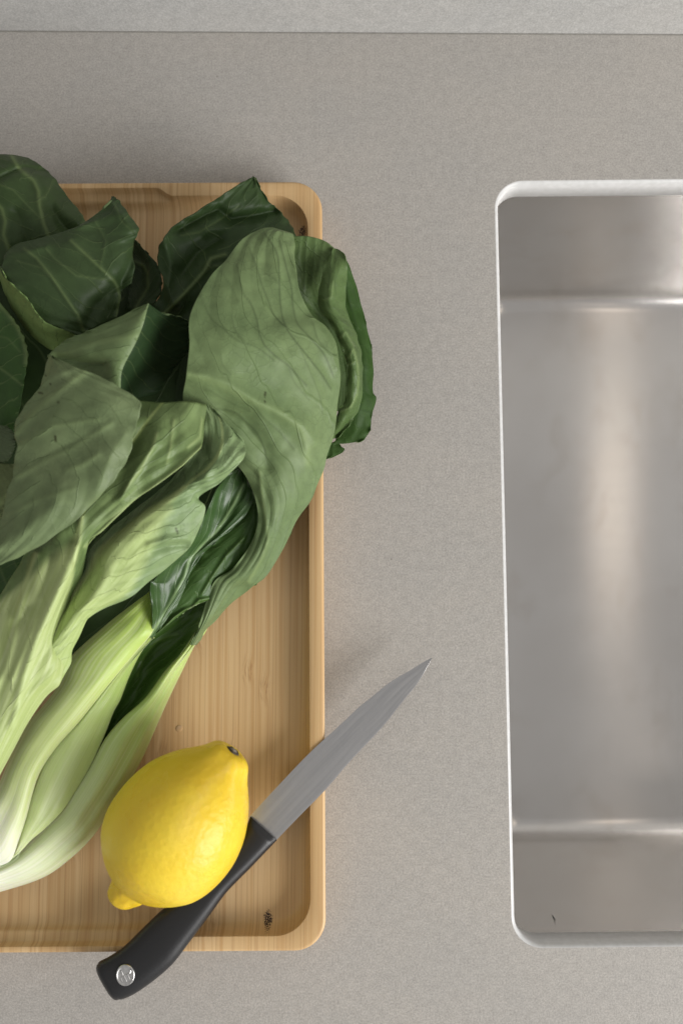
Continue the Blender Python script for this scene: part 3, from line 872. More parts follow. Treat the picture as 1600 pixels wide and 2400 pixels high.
# ---- dark leaf at the top centre, its tip over the tray rim
i_rows = [(345, 738, 52, 440, 810, 46), (361, 714, 55, 500, 780, 46), (380, 684, 57, 560, 740, 45), (381, 652, 58, 600, 700, 44), (371, 621, 58, 640, 650, 43), (369, 590, 58, 672, 600, 42),
          (383, 562, 58, 692, 565, 40), (401, 535, 57, 688, 538, 37), (445, 506, 54, 674, 515, 35), (500, 471, 50, 651, 491, 38), (553, 436, 46, 630, 472, 39), (588, 418, 43, 610, 440, 40), (595, 414, 42, 599, 418, 41)]
patch('leaf', [LR(0, *r, 0.0, 6) for r in i_rows], (dark(N=7, k=3, vr=0.45, ribw=0.0), PALE_PLAIN), nu=110, nv=80, seed=17, wave=1.2, edge=1.8, pucker=0.7, N=7, k=3, vr=0.45,
      ribs=[(P(2, -70, 1050, 10, 980, 130, 860, 220, 760, 290, 680, 330, 600, 430, 570), 4.0, 1.2, 0.75), (P(2, 290, 680, 350, 650, 450, 640), 2.5, 0.4, 0.3), (P(2, 130, 440, 250, 420, 400, 330, 520, 240), 2.5, -0.5, 0.3)],
      creases=[(P(2, 120, 400, 300, 300, 380, 265, 470, 330, 600, 310, 760, 275), 13, -5.0), (P(2, 0, 430, 60, 640, 40, 800, 80, 900), 14, 4), (P(2, 300, 400, 500, 380, 640, 370), 16, 3.0), (P(2, 140, 700, 240, 560, 380, 470), 18, -4.0)])
# ---- small dark curl beside it
patch('leaf', [L(1, 930, 1200, 38, 990, 1210, 44, 1050, 1190, 47, 1130, 1170, 50), L(1, 945, 1080, 36, 1020, 1090, 40, 1100, 1080, 47, 1185, 1070, 51), L(1, 950, 960, 36, 1040, 960, 40, 1110, 950, 48, 1183, 960, 51),
               L(1, 955, 840, 38, 1020, 830, 42, 1090, 840, 48, 1152, 870, 49), L(1, 965, 715, 42, 990, 712, 45, 1030, 740, 47, 1085, 795, 47), L(1, 975, 690, 44, 985, 695, 45, 1000, 705, 46, 1020, 725, 46)],
      (dark(N=6, k=2, vr=0.4, ribw=0.0), PALE_PLAIN), nu=60, nv=40, seed=19, wave=0.4, edge=1.0, pucker=0.3,
      ribs=[(P(1, 985, 1215, 1050, 1110, 1090, 1040, 1085, 950, 1060, 890, 1000, 855), 3.5, 0.8, 0.6)])
# ---- dark leaf at the top left edge
patch('leaf', [LR(1, -300, 1000, 38, 420, 860, 42, 8), LR(1, -320, 800, 44, 560, 725, 47, 8), LR(1, -330, 620, 48, 636, 590, 48, 9), LR(1, -330, 450, 50, 590, 490, 46, 10), LR(1, -320, 320, 50, 505, 390, 42, 11),
               LR(1, -300, 200, 48, 405, 243, 38, 11), LR(1, -250, 120, 44, 310, 158, 35, 10), LR(1, -200, 75, 41, 215, 97, 33, 8), LR(1, -120, 62, 40, 100, 70, 34, 5)],
      (dark(N=7, k=2.5, vr=0.62, ribw=0.0, base=(0.040, 0.072, 0.022), base2=(0.054, 0.090, 0.030), fine=0.25), PALE_PLAIN), nu=100, nv=90, seed=23, wave=1.6, edge=1.8, pucker=0.8, N=7, k=2.5, vr=0.62,
      ribs=[(P(1, 85, 75, 140, 170, 250, 260, 285, 340, 290, 430, 320, 570, 375, 715, 420, 850), 4.5, 1.4, 0.8), (P(1, -20, 430, 15, 470, 40, 560, 28, 660, 70, 765, 100, 850), 4.5, 1.2, 0.75),
            (P(1, 610, 505, 630, 550, 615, 600), 4, 0.5, 0.6), (P(1, 300, 540, 200, 440, 100, 330, 0, 290), 2.2, 0.3, 0.3), (P(1, 290, 430, 380, 300, 400, 260), 2.2, 0.3, 0.3)],
      creases=[(P(1, -60, 260, 0, 240, 90, 195, 180, 160, 330, 190), 7, -3.0), (P(1, 390, 480, 440, 560, 520, 650), 22, -6.0), (P(1, 340, 300, 440, 460, 560, 560), 22, 3.0), (P(1, 130, 500, 180, 640, 220, 720), 20, -3.5)])
# ---- dark leaf lying across, left of centre
patch('leaf', [LR(1, 590, 1394, 70, 862, 1262, 64, 1), LR(1, 430, 1337, 72, 884, 1150, 67, 3), LR(1, 305, 1285, 73, 895, 1075, 69, 4), LR(1, 190, 1130, 75, 968, 1000, 69, 5), LR(1, 80, 1020, 75, 985, 870, 69, 6),
               LR(1, 10, 940, 74, 983, 740, 68, 6), LR(1, 22, 850, 72, 1003, 672, 67, 6), LR(1, 65, 772, 70, 1024, 615, 65, 6), LR(1, 140, 720, 69, 985, 560, 64, 5), LR(1, 250, 706, 68, 935, 482, 63, 5),
               LR(1, 340, 726, 67, 885, 422, 61, 4), LR(1, 500, 665, 66, 858, 392, 60, 3), LR(1, 690, 550, 64, 842, 380, 59, 2), LR(1, 780, 498, 62, 832, 376, 58, 1), LR(1, 800, 430, 60, 825, 378, 58, 0)],
      (dark(N=8, k=3.5, vr=0.75, ribw=0.0, base=(0.034, 0.062, 0.020), base2=(0.046, 0.078, 0.027)), PALE_PLAIN), nu=120, nv=90, seed=29, wave=1.0, edge=1.6, pucker=0.6, N=8, k=3.5, vr=0.75,
      ribs=[(P(1, 862, 1255, 882, 1110, 862, 1040, 840, 1000, 770, 930, 650, 820, 520, 700), 3.8, 1.0, 0.6), (P(1, 622, 1375, 575, 1250, 450, 1070, 370, 950, 270, 830, 180, 760), 3.4, 0.9, 0.55),
            (P(1, 830, 990, 700, 980, 560, 960, 400, 830, 340, 760), 2.2, 0.4, 0.35), (P(1, 980, 640, 900, 560, 850, 440), 2.4, -0.5, 0.25), (P(1, 430, 1030, 300, 900, 120, 850), 2.0, 0.3, 0.25), (P(1, 740, 900, 780, 700, 700, 560), 2.0, 0.3, 0.2)],
      creases=[(P(1, 860, 1200, 900, 1000, 985, 830, 1000, 690), 16, -4.0), (P(1, 820, 420, 940, 580, 1000, 650), 12, 2.5), (P(1, 620, 1360, 700, 1180, 840, 1050), 20, -3.0), (P(1, 60, 800, 200, 780, 340, 740), 14, 2.0)])
# ---- its margin, folded back to show the pale underside
patch('leaf', [L(1, 2, 890, 66, 8, 900, 72, 14, 915, 75), L(1, -6, 965, 60, 25, 985, 70, 62, 998, 77), L(1, 36, 1085, 56, 75, 1070, 69, 116, 1048, 78), L(1, 82, 1190, 54, 140, 1160, 68, 198, 1130, 78), L(1, 170, 1325, 54, 220, 1280, 67, 268, 1228, 77),
               L(1, 275, 1438, 54, 305, 1370, 66, 330, 1302, 75), L(1, 390, 1505, 56, 420, 1430, 64, 455, 1352, 71), L(1, 505, 1440, 60, 530, 1415, 63, 560, 1392, 66)],
      (pale(base=(0.150, 0.235, 0.070), base2=(0.185, 0.270, 0.090), N=8, k=1, vr=1.0, ribw=0.0, fine=0.3), DARK_PLAIN), nu=80, nv=30, seed=31, wave=0.5, edge=1.2, pucker=0.2)
# ---- folded leaf with a sharp crease: pale outside, dark inside
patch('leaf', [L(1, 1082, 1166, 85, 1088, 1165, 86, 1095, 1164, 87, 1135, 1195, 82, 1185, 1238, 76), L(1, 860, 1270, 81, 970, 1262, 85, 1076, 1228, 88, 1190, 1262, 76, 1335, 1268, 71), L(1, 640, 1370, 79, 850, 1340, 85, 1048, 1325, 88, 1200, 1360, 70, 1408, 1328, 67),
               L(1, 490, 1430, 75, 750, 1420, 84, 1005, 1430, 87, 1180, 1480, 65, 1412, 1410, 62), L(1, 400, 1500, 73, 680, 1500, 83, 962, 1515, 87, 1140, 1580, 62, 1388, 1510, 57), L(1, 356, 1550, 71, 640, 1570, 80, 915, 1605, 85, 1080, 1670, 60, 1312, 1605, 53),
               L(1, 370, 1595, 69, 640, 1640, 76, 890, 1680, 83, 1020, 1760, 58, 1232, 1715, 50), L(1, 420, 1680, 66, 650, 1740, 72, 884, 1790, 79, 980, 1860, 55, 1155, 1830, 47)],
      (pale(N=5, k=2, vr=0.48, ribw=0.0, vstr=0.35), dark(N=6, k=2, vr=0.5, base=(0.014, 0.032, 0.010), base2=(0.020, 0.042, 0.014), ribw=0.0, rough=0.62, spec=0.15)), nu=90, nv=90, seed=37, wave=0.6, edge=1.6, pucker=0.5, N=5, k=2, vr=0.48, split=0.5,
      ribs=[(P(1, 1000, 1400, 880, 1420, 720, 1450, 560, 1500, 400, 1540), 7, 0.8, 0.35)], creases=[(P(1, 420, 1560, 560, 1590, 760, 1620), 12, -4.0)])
# ---- broad pale leaf lying on top at the left
e_rows = [(282, 28, 84, 300, 36, 87, 1), (262, 100, 85, 430, 92, 90, 3), (240, 180, 86, 600, 166, 92, 4), (205, 250, 86, 700, 222, 93, 5), (150, 310, 86, 803, 292, 93, 6), (100, 390, 86, 800, 370, 93, 7), (85, 480, 87, 780, 460, 94, 7), (98, 560, 88, 748, 580, 94, 7),
          (80, 650, 88, 702, 690, 94, 7), (70, 740, 88, 610, 800, 94, 7), (35, 850, 88, 480, 940, 93, 7), (0, 970, 88, 285, 1092, 91, 6), (-80, 1090, 88, 112, 1188, 89, 4), (-140, 1180, 87, -10, 1240, 87, 1)]
patch('leaf', [LR(3, *r) for r in e_rows], (pale(N=8, k=3, vr=0.30, ribw=0.0, vstr=0.25, fine=0.18, base=(0.150, 0.205, 0.092), base2=(0.185, 0.240, 0.112)), DARK_PLAIN), nu=130, nv=100, seed=41, wave=1.1, edge=2.2, pucker=0.7, N=8, k=3, vr=0.30,
      ribs=[(P(3, 95, 480, 160, 400, 260, 300, 380, 200, 490, 125), 5, 0.8, 0.4), (P(3, 380, 690, 470, 660, 560, 600), 5, 0.6, 0.3), (P(3, 90, 740, 250, 640, 420, 560, 640, 420), 4, 0.5, 0.25), (P(3, 100, 560, 300, 440, 560, 400), 4, 0.4, 0.25), (P(3, 30, 960, 200, 870, 420, 800), 4, 0.4, 0.22)],
      creases=[(P(3, 250, 190, 330, 140, 420, 110), 14, 2.0), (P(3, 720, 480, 640, 600, 560, 800), 30, 2.5), (P(3, 200, 640, 360, 560, 500, 500), 28, -2.2)],
      nicks=[(P(3, 318, 495, 322, 520), 3.0), (P(3, 335, 300, 336, 301), 3), (P(3, 290, 195, 292, 197), 2.5), (P(3, 225, 245, 245, 250), 2.5), (P(3, 262, 145, 266, 147), 2)])
# ---- crumpled leaf with its stalk below that one
c1_rows = [
    L(5, -350, 620, 60, -270, 590, 68, -180, 570, 70, -110, 550, 68, -50, 540, 58), L(5, -260, 260, 64, -160, 270, 71, -60, 280, 73, 10, 290, 70, 72, 300, 60), L(5, -200, 0, 66, -80, 10, 72, 40, 20, 74, 140, 20, 71, 245, 8, 61),
    L(4, -150, 900, 67, -10, 900, 72, 130, 905, 75, 240, 940, 72, 345, 985, 63), L(4, -120, 760, 67, 40, 770, 72, 190, 780, 76, 280, 820, 73, 370, 880, 65), L(4, -80, 600, 66, 80, 640, 72, 255, 640, 77, 295, 690, 73, 325, 740, 67),
    L(4, 0, 480, 65, 130, 490, 73, 320, 490, 79, 362, 500, 74, 395, 520, 66), L(4, 50, 400, 66, 200, 340, 76, 390, 330, 81, 425, 350, 77, 470, 360, 68), L(4, 100, 320, 67, 270, 190, 79, 432, 200, 83, 475, 192, 81, 510, 190, 76),
    L(3, 150, 1150, 72, 330, 1040, 82, 455, 1010, 85, 555, 1000, 84, 590, 1040, 80), L(3, 250, 900, 78, 400, 880, 84, 520, 870, 86, 680, 850, 85, 742, 893, 83), L(3, 380, 700, 80, 500, 700, 84, 640, 700, 87, 820, 690, 85, 942, 743, 83),
    L(3, 500, 520, 80, 620, 520, 84, 760, 530, 86, 960, 560, 83, 1112, 608, 81), L(3, 600, 380, 78, 720, 390, 82, 850, 410, 84, 1020, 430, 82, 1166, 528, 78), L(3, 700, 285, 72, 800, 290, 76, 930, 302, 78, 1070, 294, 78, 1185, 312, 74)]
patch('leaf', c1_rows, (pale(N=9, k=3, vr=0.5, ribw=0.04, vstr=0.45, base=(0.145, 0.215, 0.075), base2=(0.195, 0.270, 0.105), vein=(0.33, 0.43, 0.15), stalk=(0.33, 0.66, (0.53, 0.62, 0.29), (0.42, 0.52, 0.19)), rough=0.42, bumps=0.42), DARK_PLAIN), nu=170, nv=90, seed=43, crumple=0.30, blade_from=0.42, wave=1.0, edge=1.6, pucker=1.1, N=9, k=3, vr=0.5,
      ribs=[(P(4, 432, 200, 390, 330, 345, 430, 300, 530, 220, 700, 140, 950, 80, 1225), 7, 1.8, 0.9), (P(4, 210, 240, 150, 400, 110, 560, 90, 700, 30, 900, -20, 1000), 5, 1.2, 0.75), (P(4, 230, 500, 195, 640, 120, 830, 70, 960), 4, 1.0, 0.7), (P(3, 470, 960, 455, 1100, 430, 1210), 6, 1.5, 0.8),
            (P(3, 1160, 560, 1060, 650, 950, 740, 760, 880, 650, 970, 560, 1070, 490, 1130), 4.5, 1.0, 0.55), (P(3, 1160, 400, 1150, 500, 1080, 560), 3, 0.5, 0.4), (P(3, 900, 480, 870, 580, 800, 700, 720, 800), 3.5, 0.6, 0.4), (P(3, 1000, 400, 980, 560, 960, 650), 3, 0.5, 0.3)],
      creases=[(P(4, 110, 640, 150, 620, 170, 560), 14, -3.0), (P(3, 700, 640, 740, 560, 830, 430), 18, -3.0), (P(3, 900, 540, 800, 660, 700, 850), 14, 2.5), (P(4, 300, 250, 250, 420, 200, 560), 12, -2.5), (P(4, 160, 300, 140, 420, 60, 560), 14, -2.5)])
# ---- leaf right of it with a broad pale rib
c2_rows = [
    L(4, 150, 985, 66, 190, 980, 69, 215, 980, 70, 260, 990, 69, 332, 1002, 61), L(4, 215, 800, 67, 240, 820, 70, 265, 830, 71, 320, 850, 69, 402, 882, 61), L(4, 295, 690, 66, 320, 700, 69, 350, 710, 72, 390, 740, 70, 427, 782, 63),
    L(4, 365, 560, 65, 390, 570, 68, 430, 590, 73, 468, 610, 71, 490, 640, 66), L(4, 425, 440, 64, 460, 450, 67, 520, 490, 74, 550, 530, 72, 540, 588, 67), L(4, 490, 330, 63, 530, 340, 67, 590, 370, 75, 680, 430, 73, 745, 490, 67),
    L(3, 520, 1150, 64, 570, 1160, 67, 640, 1190, 76, 760, 1270, 74, 882, 1312, 65), L(3, 620, 1040, 66, 680, 1040, 68, 740, 1060, 77, 880, 1130, 75, 1025, 1197, 65), L(3, 740, 940, 67, 800, 930, 69, 860, 940, 77, 1000, 1010, 76, 1124, 1077, 66),
    L(3, 860, 850, 68, 910, 840, 70, 960, 865, 77, 1070, 900, 76, 1183, 912, 69), L(3, 960, 770, 69, 1010, 760, 71, 1060, 785, 77, 1110, 810, 77, 1140, 845, 72), L(3, 1010, 710, 70, 1060, 705, 72, 1120, 735, 78, 1190, 745, 77, 1262, 765, 74),
    L(3, 1070, 650, 72, 1130, 640, 73, 1200, 670, 78, 1280, 690, 78, 1372, 657, 76), L(3, 1150, 540, 74, 1200, 540, 75, 1270, 560, 78, 1330, 570, 79, 1410, 594, 79), L(3, 1180, 400, 75, 1230, 400, 76, 1270, 420, 77, 1330, 460, 77, 1392, 520, 77), L(3, 1185, 312, 73, 1200, 318, 74, 1215, 330, 75, 1235, 355, 75, 1255, 385, 75)]
patch('leaf', c2_rows, (pale(N=13, k=2.4, vr=0.5, ribw=0.10, vstr=0.22, base=(0.205, 0.300, 0.130), base2=(0.265, 0.360, 0.170), vein=(0.40, 0.50, 0.22), stalk=(0.18, 0.72, (0.48, 0.59, 0.25), (0.39, 0.50, 0.18)), fine=0.22, bumps=0.6, rough=0.42), DARK_PLAIN), nu=220, nv=130, seed=47, crumple=0.2, blade_from=0.3, wave=0.6, edge=1.6, pucker=0.9, N=13, k=2.4, vr=0.5,
      ribs=[(P(3, 300, 1640, 350, 1568, 460, 1410, 550, 1280, 650, 1130, 800, 985, 900, 910, 1000, 840, 1055, 790), 6, 1.3, 0.8), (P(3, 480, 1500, 600, 1330, 640, 1240, 720, 1130, 860, 1010, 980, 920), 8, 1.0, 0.5)],
      creases=[(P(3, 860, 1120, 960, 1090, 1080, 1085), 9, 2.0), (P(3, 880, 1150, 980, 1120, 1070, 1120), 9, -2.0), (P(3, 1160, 520, 1200, 620, 1120, 720), 16, -4.0), (P(3, 1280, 540, 1240, 640, 1180, 720), 12, 2.0)],
      nicks=[(P(3, 1010, 1025, 1022, 1052), 2.2)],
      vlines=[(P(3, 700, 1210, 760, 1190, 840, 1120, 940, 1090), 1.8, 0.7), (P(3, 640, 1290, 720, 1270, 800, 1220, 900, 1200), 1.8, 0.6), (P(3, 590, 1370, 680, 1350, 760, 1330, 820, 1330), 1.8, 0.6), (P(3, 800, 1090, 880, 1060, 980, 1010, 1100, 1000), 1.8, 0.5),
              (P(3, 900, 1000, 980, 960, 1080, 930, 1150, 930), 1.8, 0.4), (P(3, 560, 1430, 640, 1420, 720, 1410), 1.8, 0.5), (P(3, 540, 1480, 610, 1470, 680, 1440), 1.6, 0.4)])
# ---- dark glossy leaf with a white rib, lower right
b_rows = [
    LR(4, 866, 722, 47, 872, 724, 46), L(4, 878, 600, 54, 900, 610, 50, 922, 622, 47, 932, 632, 47, 942, 642, 46), L(4, 866, 490, 55, 915, 515, 50, 960, 540, 46, 975, 556, 46, 992, 572, 45), L(4, 864, 400, 56, 940, 430, 50, 1010, 455, 46, 1028, 468, 46, 1046, 482, 45),
    L(3, 880, 1330, 57, 970, 1315, 50, 1060, 1300, 46, 1075, 1300, 46, 1090, 1300, 45), L(3, 960, 1240, 57, 1030, 1220, 51, 1093, 1200, 46, 1120, 1195, 46, 1152, 1190, 45), L(3, 1050, 1168, 57, 1100, 1150, 51, 1155, 1132, 46, 1190, 1125, 47, 1225, 1118, 46),
    L(3, 1118, 1080, 56, 1175, 1068, 50, 1232, 1055, 45, 1275, 1050, 46, 1315, 1044, 45), L(3, 1163, 980, 54, 1230, 975, 48, 1292, 970, 44, 1340, 972, 45, 1388, 974, 44), L(3, 1208, 880, 52, 1275, 880, 46, 1342, 880, 43, 1395, 882, 44, 1447, 885, 43),
    L(3, 1275, 750, 49, 1335, 770, 45, 1393, 788, 42, 1420, 795, 43, 1445, 800, 42), L(3, 1365, 680, 45, 1378, 685, 43, 1390, 690, 42, 1398, 692, 42, 1405, 695, 41)]
patch('leaf', b_rows, (dark(N=6, k=3.0, vr=0.5, ribw=0.0, vstr=0.45, base=(0.032, 0.074, 0.018), base2=(0.046, 0.096, 0.026), vein=(0.22, 0.33, 0.14), rough=0.32, fine=0.12, bumps=0.25, spec=0.4), PALE_PLAIN), nu=110, nv=50, seed=53, wave=0.3, edge=1.0, pucker=0.25, N=6, k=3, vr=0.5,
      ribs=[(P(3, 860, 1640, 930, 1540, 990, 1430, 1060, 1300, 1085, 1215, 1150, 1135, 1235, 1055, 1292, 970, 1345, 880, 1400, 770), 3.6, 1.0, 1.0)])
# ---- dark frilled leaf beside it
patch('leaf', [LR(3, 1430, 880, 37, 1500, 890, 38, 1), LR(3, 1370, 985, 38, 1500, 1000, 38, 1), LR(3, 1240, 1095, 39, 1450, 1130, 37, 1), LR(3, 1140, 1195, 40, 1385, 1235, 36, 2), LR(3, 1060, 1320, 40, 1320, 1300, 35, 2), LR(3, 990, 1450, 40, 1262, 1395, 34, 2),
               LR(4, 935, 600, 39, 1222, 498, 34, 2), LR(4, 900, 665, 38, 1140, 520, 36, 2), LR(4, 868, 722, 38, 1055, 578, 37, 2)],
      (dark(N=7, k=2, vr=0.4, ribw=0.0, base=(0.040, 0.090, 0.018), base2=(0.055, 0.115, 0.026), vein=(0.14, 0.22, 0.06), rough=0.38, bumps=0.3), PALE_PLAIN), nu=90, nv=60, seed=59, wave=0.5, edge=2.2, pucker=0.3, frill=1.2,
      ribs=[(P(4, 860, 722, 930, 672, 1000, 605, 1060, 565, 1110, 545, 1145, 508, 1215, 497), 3.0, 1.5, 0.45), (P(3, 1160, 1400, 1220, 1300, 1300, 1180, 1400, 1080), 2.6, 0.8, 0.3)])
# ---- dark inner leaf down along the outer stalk
patch('leaf', [LR(4, 960, 590, 28, 1250, 460, 27, -1), LR(4, 895, 670, 29, 1195, 545, 28, -2), LR(4, 866, 712, 29, 1168, 625, 27, -4), LR(4, 800, 785, 29, 1112, 722, 28, -7), LR(4, 742, 885, 29, 1040, 822, 30, -9), LR(4, 715, 980, 30, 958, 912, 32, -9),
               LR(4, 680, 1085, 30, 870, 1040, 32, -8), LR(4, 630, 1190, 30, 760, 1180, 33, -7), LR(4, 560, 1330, 29, 660, 1330, 33, -5), LR(5, 380, 500, 28, 480, 500, 32, -3)],
      (dark(N=7, k=2.5, vr=0.95, ribw=0.0, vstr=0.4, base=(0.048, 0.105, 0.018), base2=(0.065, 0.135, 0.028), vein=(0.16, 0.26, 0.06), rough=0.30), PALE_PLAIN), nu=90, nv=50, seed=61, wave=0.5, edge=0.8, pucker=0.8, N=7, k=2.5, vr=0.95,
      ribs=[(P(4, 1170, 600, 1110, 722, 1035, 822, 955, 912, 870, 1030, 760, 1170), 9, 0.6, 0.7), (P(4, 1020, 700, 900, 745, 830, 830, 790, 940), 3, 0.8, 0.4)])
# ---- dark leaves at the left edge
patch('leaf', [LR(1, -330, 1050, 40, -30, 1110, 58, 5), LR(1, -330, 1250, 40, 68, 1235, 61, 5), LR(1, -330, 1350, 40, 137, 1332, 62, 5), LR(1, -330, 1450, 40, 187, 1440, 61, 5), LR(1, -330, 1560, 40, 206, 1540, 59, 5),
               LR(1, -330, 1660, 40, 192, 1660, 58, 5), LR(1, -330, 1780, 40, 172, 1780, 57, 5), LR(1, -330, 1980, 40, 140, 1980, 54, 4), LR(1, -330, 2150, 40, 98, 2130, 50, 3)],
      (dark(N=7, k=2.5, vr=0.95, ribw=0.0, vstr=0.35, base=(0.036, 0.082, 0.018), base2=(0.050, 0.105, 0.026)), PALE_PLAIN), nu=80, nv=60, seed=67, wave=0.8, edge=1.4, pucker=0.7, N=7, k=2.5, vr=0.95,
      ribs=[(P(1, -60, 1110, 0, 1175, 60, 1235, 130, 1335, 178, 1440, 196, 1540, 190, 1600), 5.5, 1.2, 0.8), (P(1, -20, 1625, 60, 1680, 160, 1760), 3, 0.6, 0.5), (P(1, -20, 1400, 60, 1420, 150, 1520), 2.4, 0.4, 0.3)])
patch('leaf', [LR(3, -160, 410, 60, 42, 437, 64, 2), LR(3, -160, 500, 61, 84, 484, 65, 2), LR(3, -160, 600, 60, 86, 560, 64, 2), LR(3, -160, 690, 58, 52, 640, 62, 1)],
      (dark(base=(0.070, 0.098, 0.045), base2=(0.085, 0.115, 0.055), ribw=0.0), PALE_PLAIN), nu=40, nv=40, seed=71, wave=0.5, edge=1.0, pucker=0.2)
patch('leaf', [LR(3, -170, 640, 58, 88, 655, 62, 2), LR(3, -170, 780, 60, 78, 770, 66, 2), LR(3, -170, 900, 60, 30, 900, 68, 2), LR(3, -170, 1010, 60, -20, 1010, 68, 1)],
      (pale(base=(0.120, 0.155, 0.060), base2=(0.145, 0.180, 0.075), ribw=0.0), DARK_PLAIN), nu=40, nv=40, seed=73, wave=0.5, edge=1.0, pucker=0.2)
patch('leaf', [LR(3, -200, 1130, 54, 260, 1110, 58, 2), LR(3, -200, 1260, 50, 240, 1220, 54, 2), LR(3, -200, 1420, 47, 170, 1370, 52, 2), LR(3, -200, 1600, 44, 90, 1480, 50, 1)],
      (dark(N=6, k=2, vr=0.9, ribw=0.0, vstr=0.3, base=(0.032, 0.074, 0.016), base2=(0.045, 0.095, 0.024)), PALE_PLAIN), nu=50, nv=50, seed=79, wave=0.6, edge=1.2, pucker=0.5,
      ribs=[(P(3, 0, 1250, 40, 1350, 60, 1420), 3, 0.5, 0.35), (P(3, 80, 1210, 120, 1290, 140, 1350), 3, 0.5, 0.3)])
# ---- lowest leaves; the two wide ones are added to darken the gaps above
patch('leaf', [LR(0, -100, 1560, 12, 200, 1560, 11, 2), LR(0, -150, 1430, 13, 340, 1450, 12, 4), LR(0, -180, 1290, 16, 380, 1300, 15, 6), LR(0, -200, 1150, 18, 420, 1120, 17, 8), LR(0, -210, 950, 20, 480, 930, 20, 10), LR(0, -210, 780, 22, 470, 800, 24, 10), LR(0, -200, 640, 24, 360, 700, 28, 8), LR(0, -150, 540, 26, 250, 610, 30, 4)],
      (dark(N=7, k=3, vr=0.5, ribw=0.02), PALE_PLAIN), nu=60, nv=50, seed=83, wave=0.8, edge=2.0, pucker=0.6)  # added filler leaf: stands in for the deep shade in the left gaps

patch('leaf', [LR(0, 330, 1240, 13, 560, 1260, 12, 3), LR(0, 360, 1120, 16, 640, 1150, 14, 5), LR(0, 380, 980, 20, 690, 1000, 18, 7), LR(0, 400, 840, 24, 700, 840, 22, 7), LR(0, 440, 720, 28, 640, 700, 26, 3)],
      (dark(N=7, k=3, vr=0.5, ribw=0.02), PALE_PLAIN), nu=60, nv=50, seed=89, wave=0.6, edge=2.0, pucker=0.6)  # added filler leaf that darkens the gap under the right-hand leaves

patch('leaf', [LR(0, 560, 1170, 24, 698, 1200, 22, 2), LR(0, 560, 1240, 22, 681, 1252, 20, 2), LR(0, 540, 1310, 19, 648, 1310, 17, 2), LR(0, 520, 1380, 15, 600, 1372, 14, 1)],
      (dark(N=6, k=2, vr=0.3, ribw=0.0, base=(0.036, 0.082, 0.016), base2=(0.05, 0.10, 0.022)), PALE_PLAIN), nu=50, nv=30, seed=97, wave=0.3, edge=1.0, pucker=0.3)

# ------------------------------------------------------------------ lemon
def build_lemon():
    zc = 0.0475
    p0 = px(277, 2122, zc - 0.006); p1 = px(548, 1758, zc + 0.003)
    ax = (p1 - p0); Ln = ax.length; ax.normalize()
    root = thing('lemon', 'whole yellow lemon resting on the black knife handle in the tray', 'lemon', Vector(((p0.x + p1.x) / 2, (p0.y + p1.y) / 2, TRAY_F)))
    sidev = ax.cross(Vector((0, 0, 1))).normalized()
    upv = sidev.cross(ax).normalized()
    prof = [(-47, 0), (-46.8, 2.6), (-46, 4.8), (-44.5, 6.6), (-42.0, 8.0), (-39, 9.2), (-36.5, 10.4), (-34.5, 12.6), (-32.5, 16.4), (-29, 20.8), (-24, 25.3), (-18, 29.2), (-10, 31.6), (0, 32.3), (9, 31.2), (17, 28.8), (24, 25.4), (30, 21.4), (34, 18.0), (37.5, 14.8),
            (40, 12.8), (42, 11.5), (44, 10.2), (45.6, 8.2), (46.4, 6.0), (46.5, 4.0), (46.2, 2.2), (46.0, 0)]
    sc = Ln * 1000.0 / 94.0
    m, n = 120, 120
    pr = catmull(prof, m)
    verts, faces, uvs = [], [], []
    for i in range(m):
        t, r = pr[i]; r = max(r, 0)
        bend = -1.6 * max(0, (-t - 30) / 17) ** 1.5
        for j in range(n):
            a = 2 * math.pi * j / n
            d = sidev * math.cos(a) + upv * math.sin(a)
            q = Vector((t * 0.03, r * 0.03 * math.cos(a), r * 0.03 * math.sin(a)))
            lump = 1 + 0.016 * noise.noise(q * 1.6) + 0.003 * noise.noise(q * 5)
            if t < -34:
                lump += 0.05 * noise.noise(q * 9)
            if t > 34:
                lump += 0.045 * math.cos(5 * a + 0.6) * min(1, (t - 34) / 8)
            rr = r * lump * sc
            verts.append((p0 + p1) / 2 + ax * (t * sc / 1000.0) + d * (rr / 1000.0) + sidev * (bend / 1000.0))
            uvs.append((i / (m - 1), j / n))
    for i in range(m - 1):
        for j in range(n):
            k = (j + 1) % n
            faces.append((i * n + j, (i + 1) * n + j, (i + 1) * n + k, i * n + k))
    o = mesh_obj('peel', verts, faces, [M_LEMON], None, True, None, uvs)
    adopt(o, root)
    # dried stem button
    c0 = (p0 + p1) / 2 + ax * (46.3 * sc / 1000)
    vs, fs = [], []
    prof2 = [(3.9, -0.5), (3.9, 0.3), (3.4, 0.8), (2.7, 0.75), (2.3, 0.2), (2.0, 0.9), (1.2, 1.2), (0.0, 1.0)]
    for r, h in prof2:
        for j in range(24):
            a = 2 * math.pi * j / 24
            rr = r * (1 + 0.12 * math.sin(5 * a) + 0.06 * math.sin(9 * a + 1))
            vs.append(c0 + ax * (h / 1000) + (sidev * math.cos(a) + upv * math.sin(a) * 0.9) * rr * 0.78 / 1000)
    for i in range(len(prof2) - 1):
        for j in range(24):
            k = (j + 1) % 24
            fs.append((i * 24 + j, i * 24 + k, (i + 1) * 24 + k, (i + 1) * 24 + j))
    mi = [0 if (f // 24) in (4, 5, 6) else 1 for f in range(len(fs))]
    s = mesh_obj('stem_button', vs, fs, [M_STEM, M_RING], None, True, mi)
    adopt(s, root)
build_lemon()

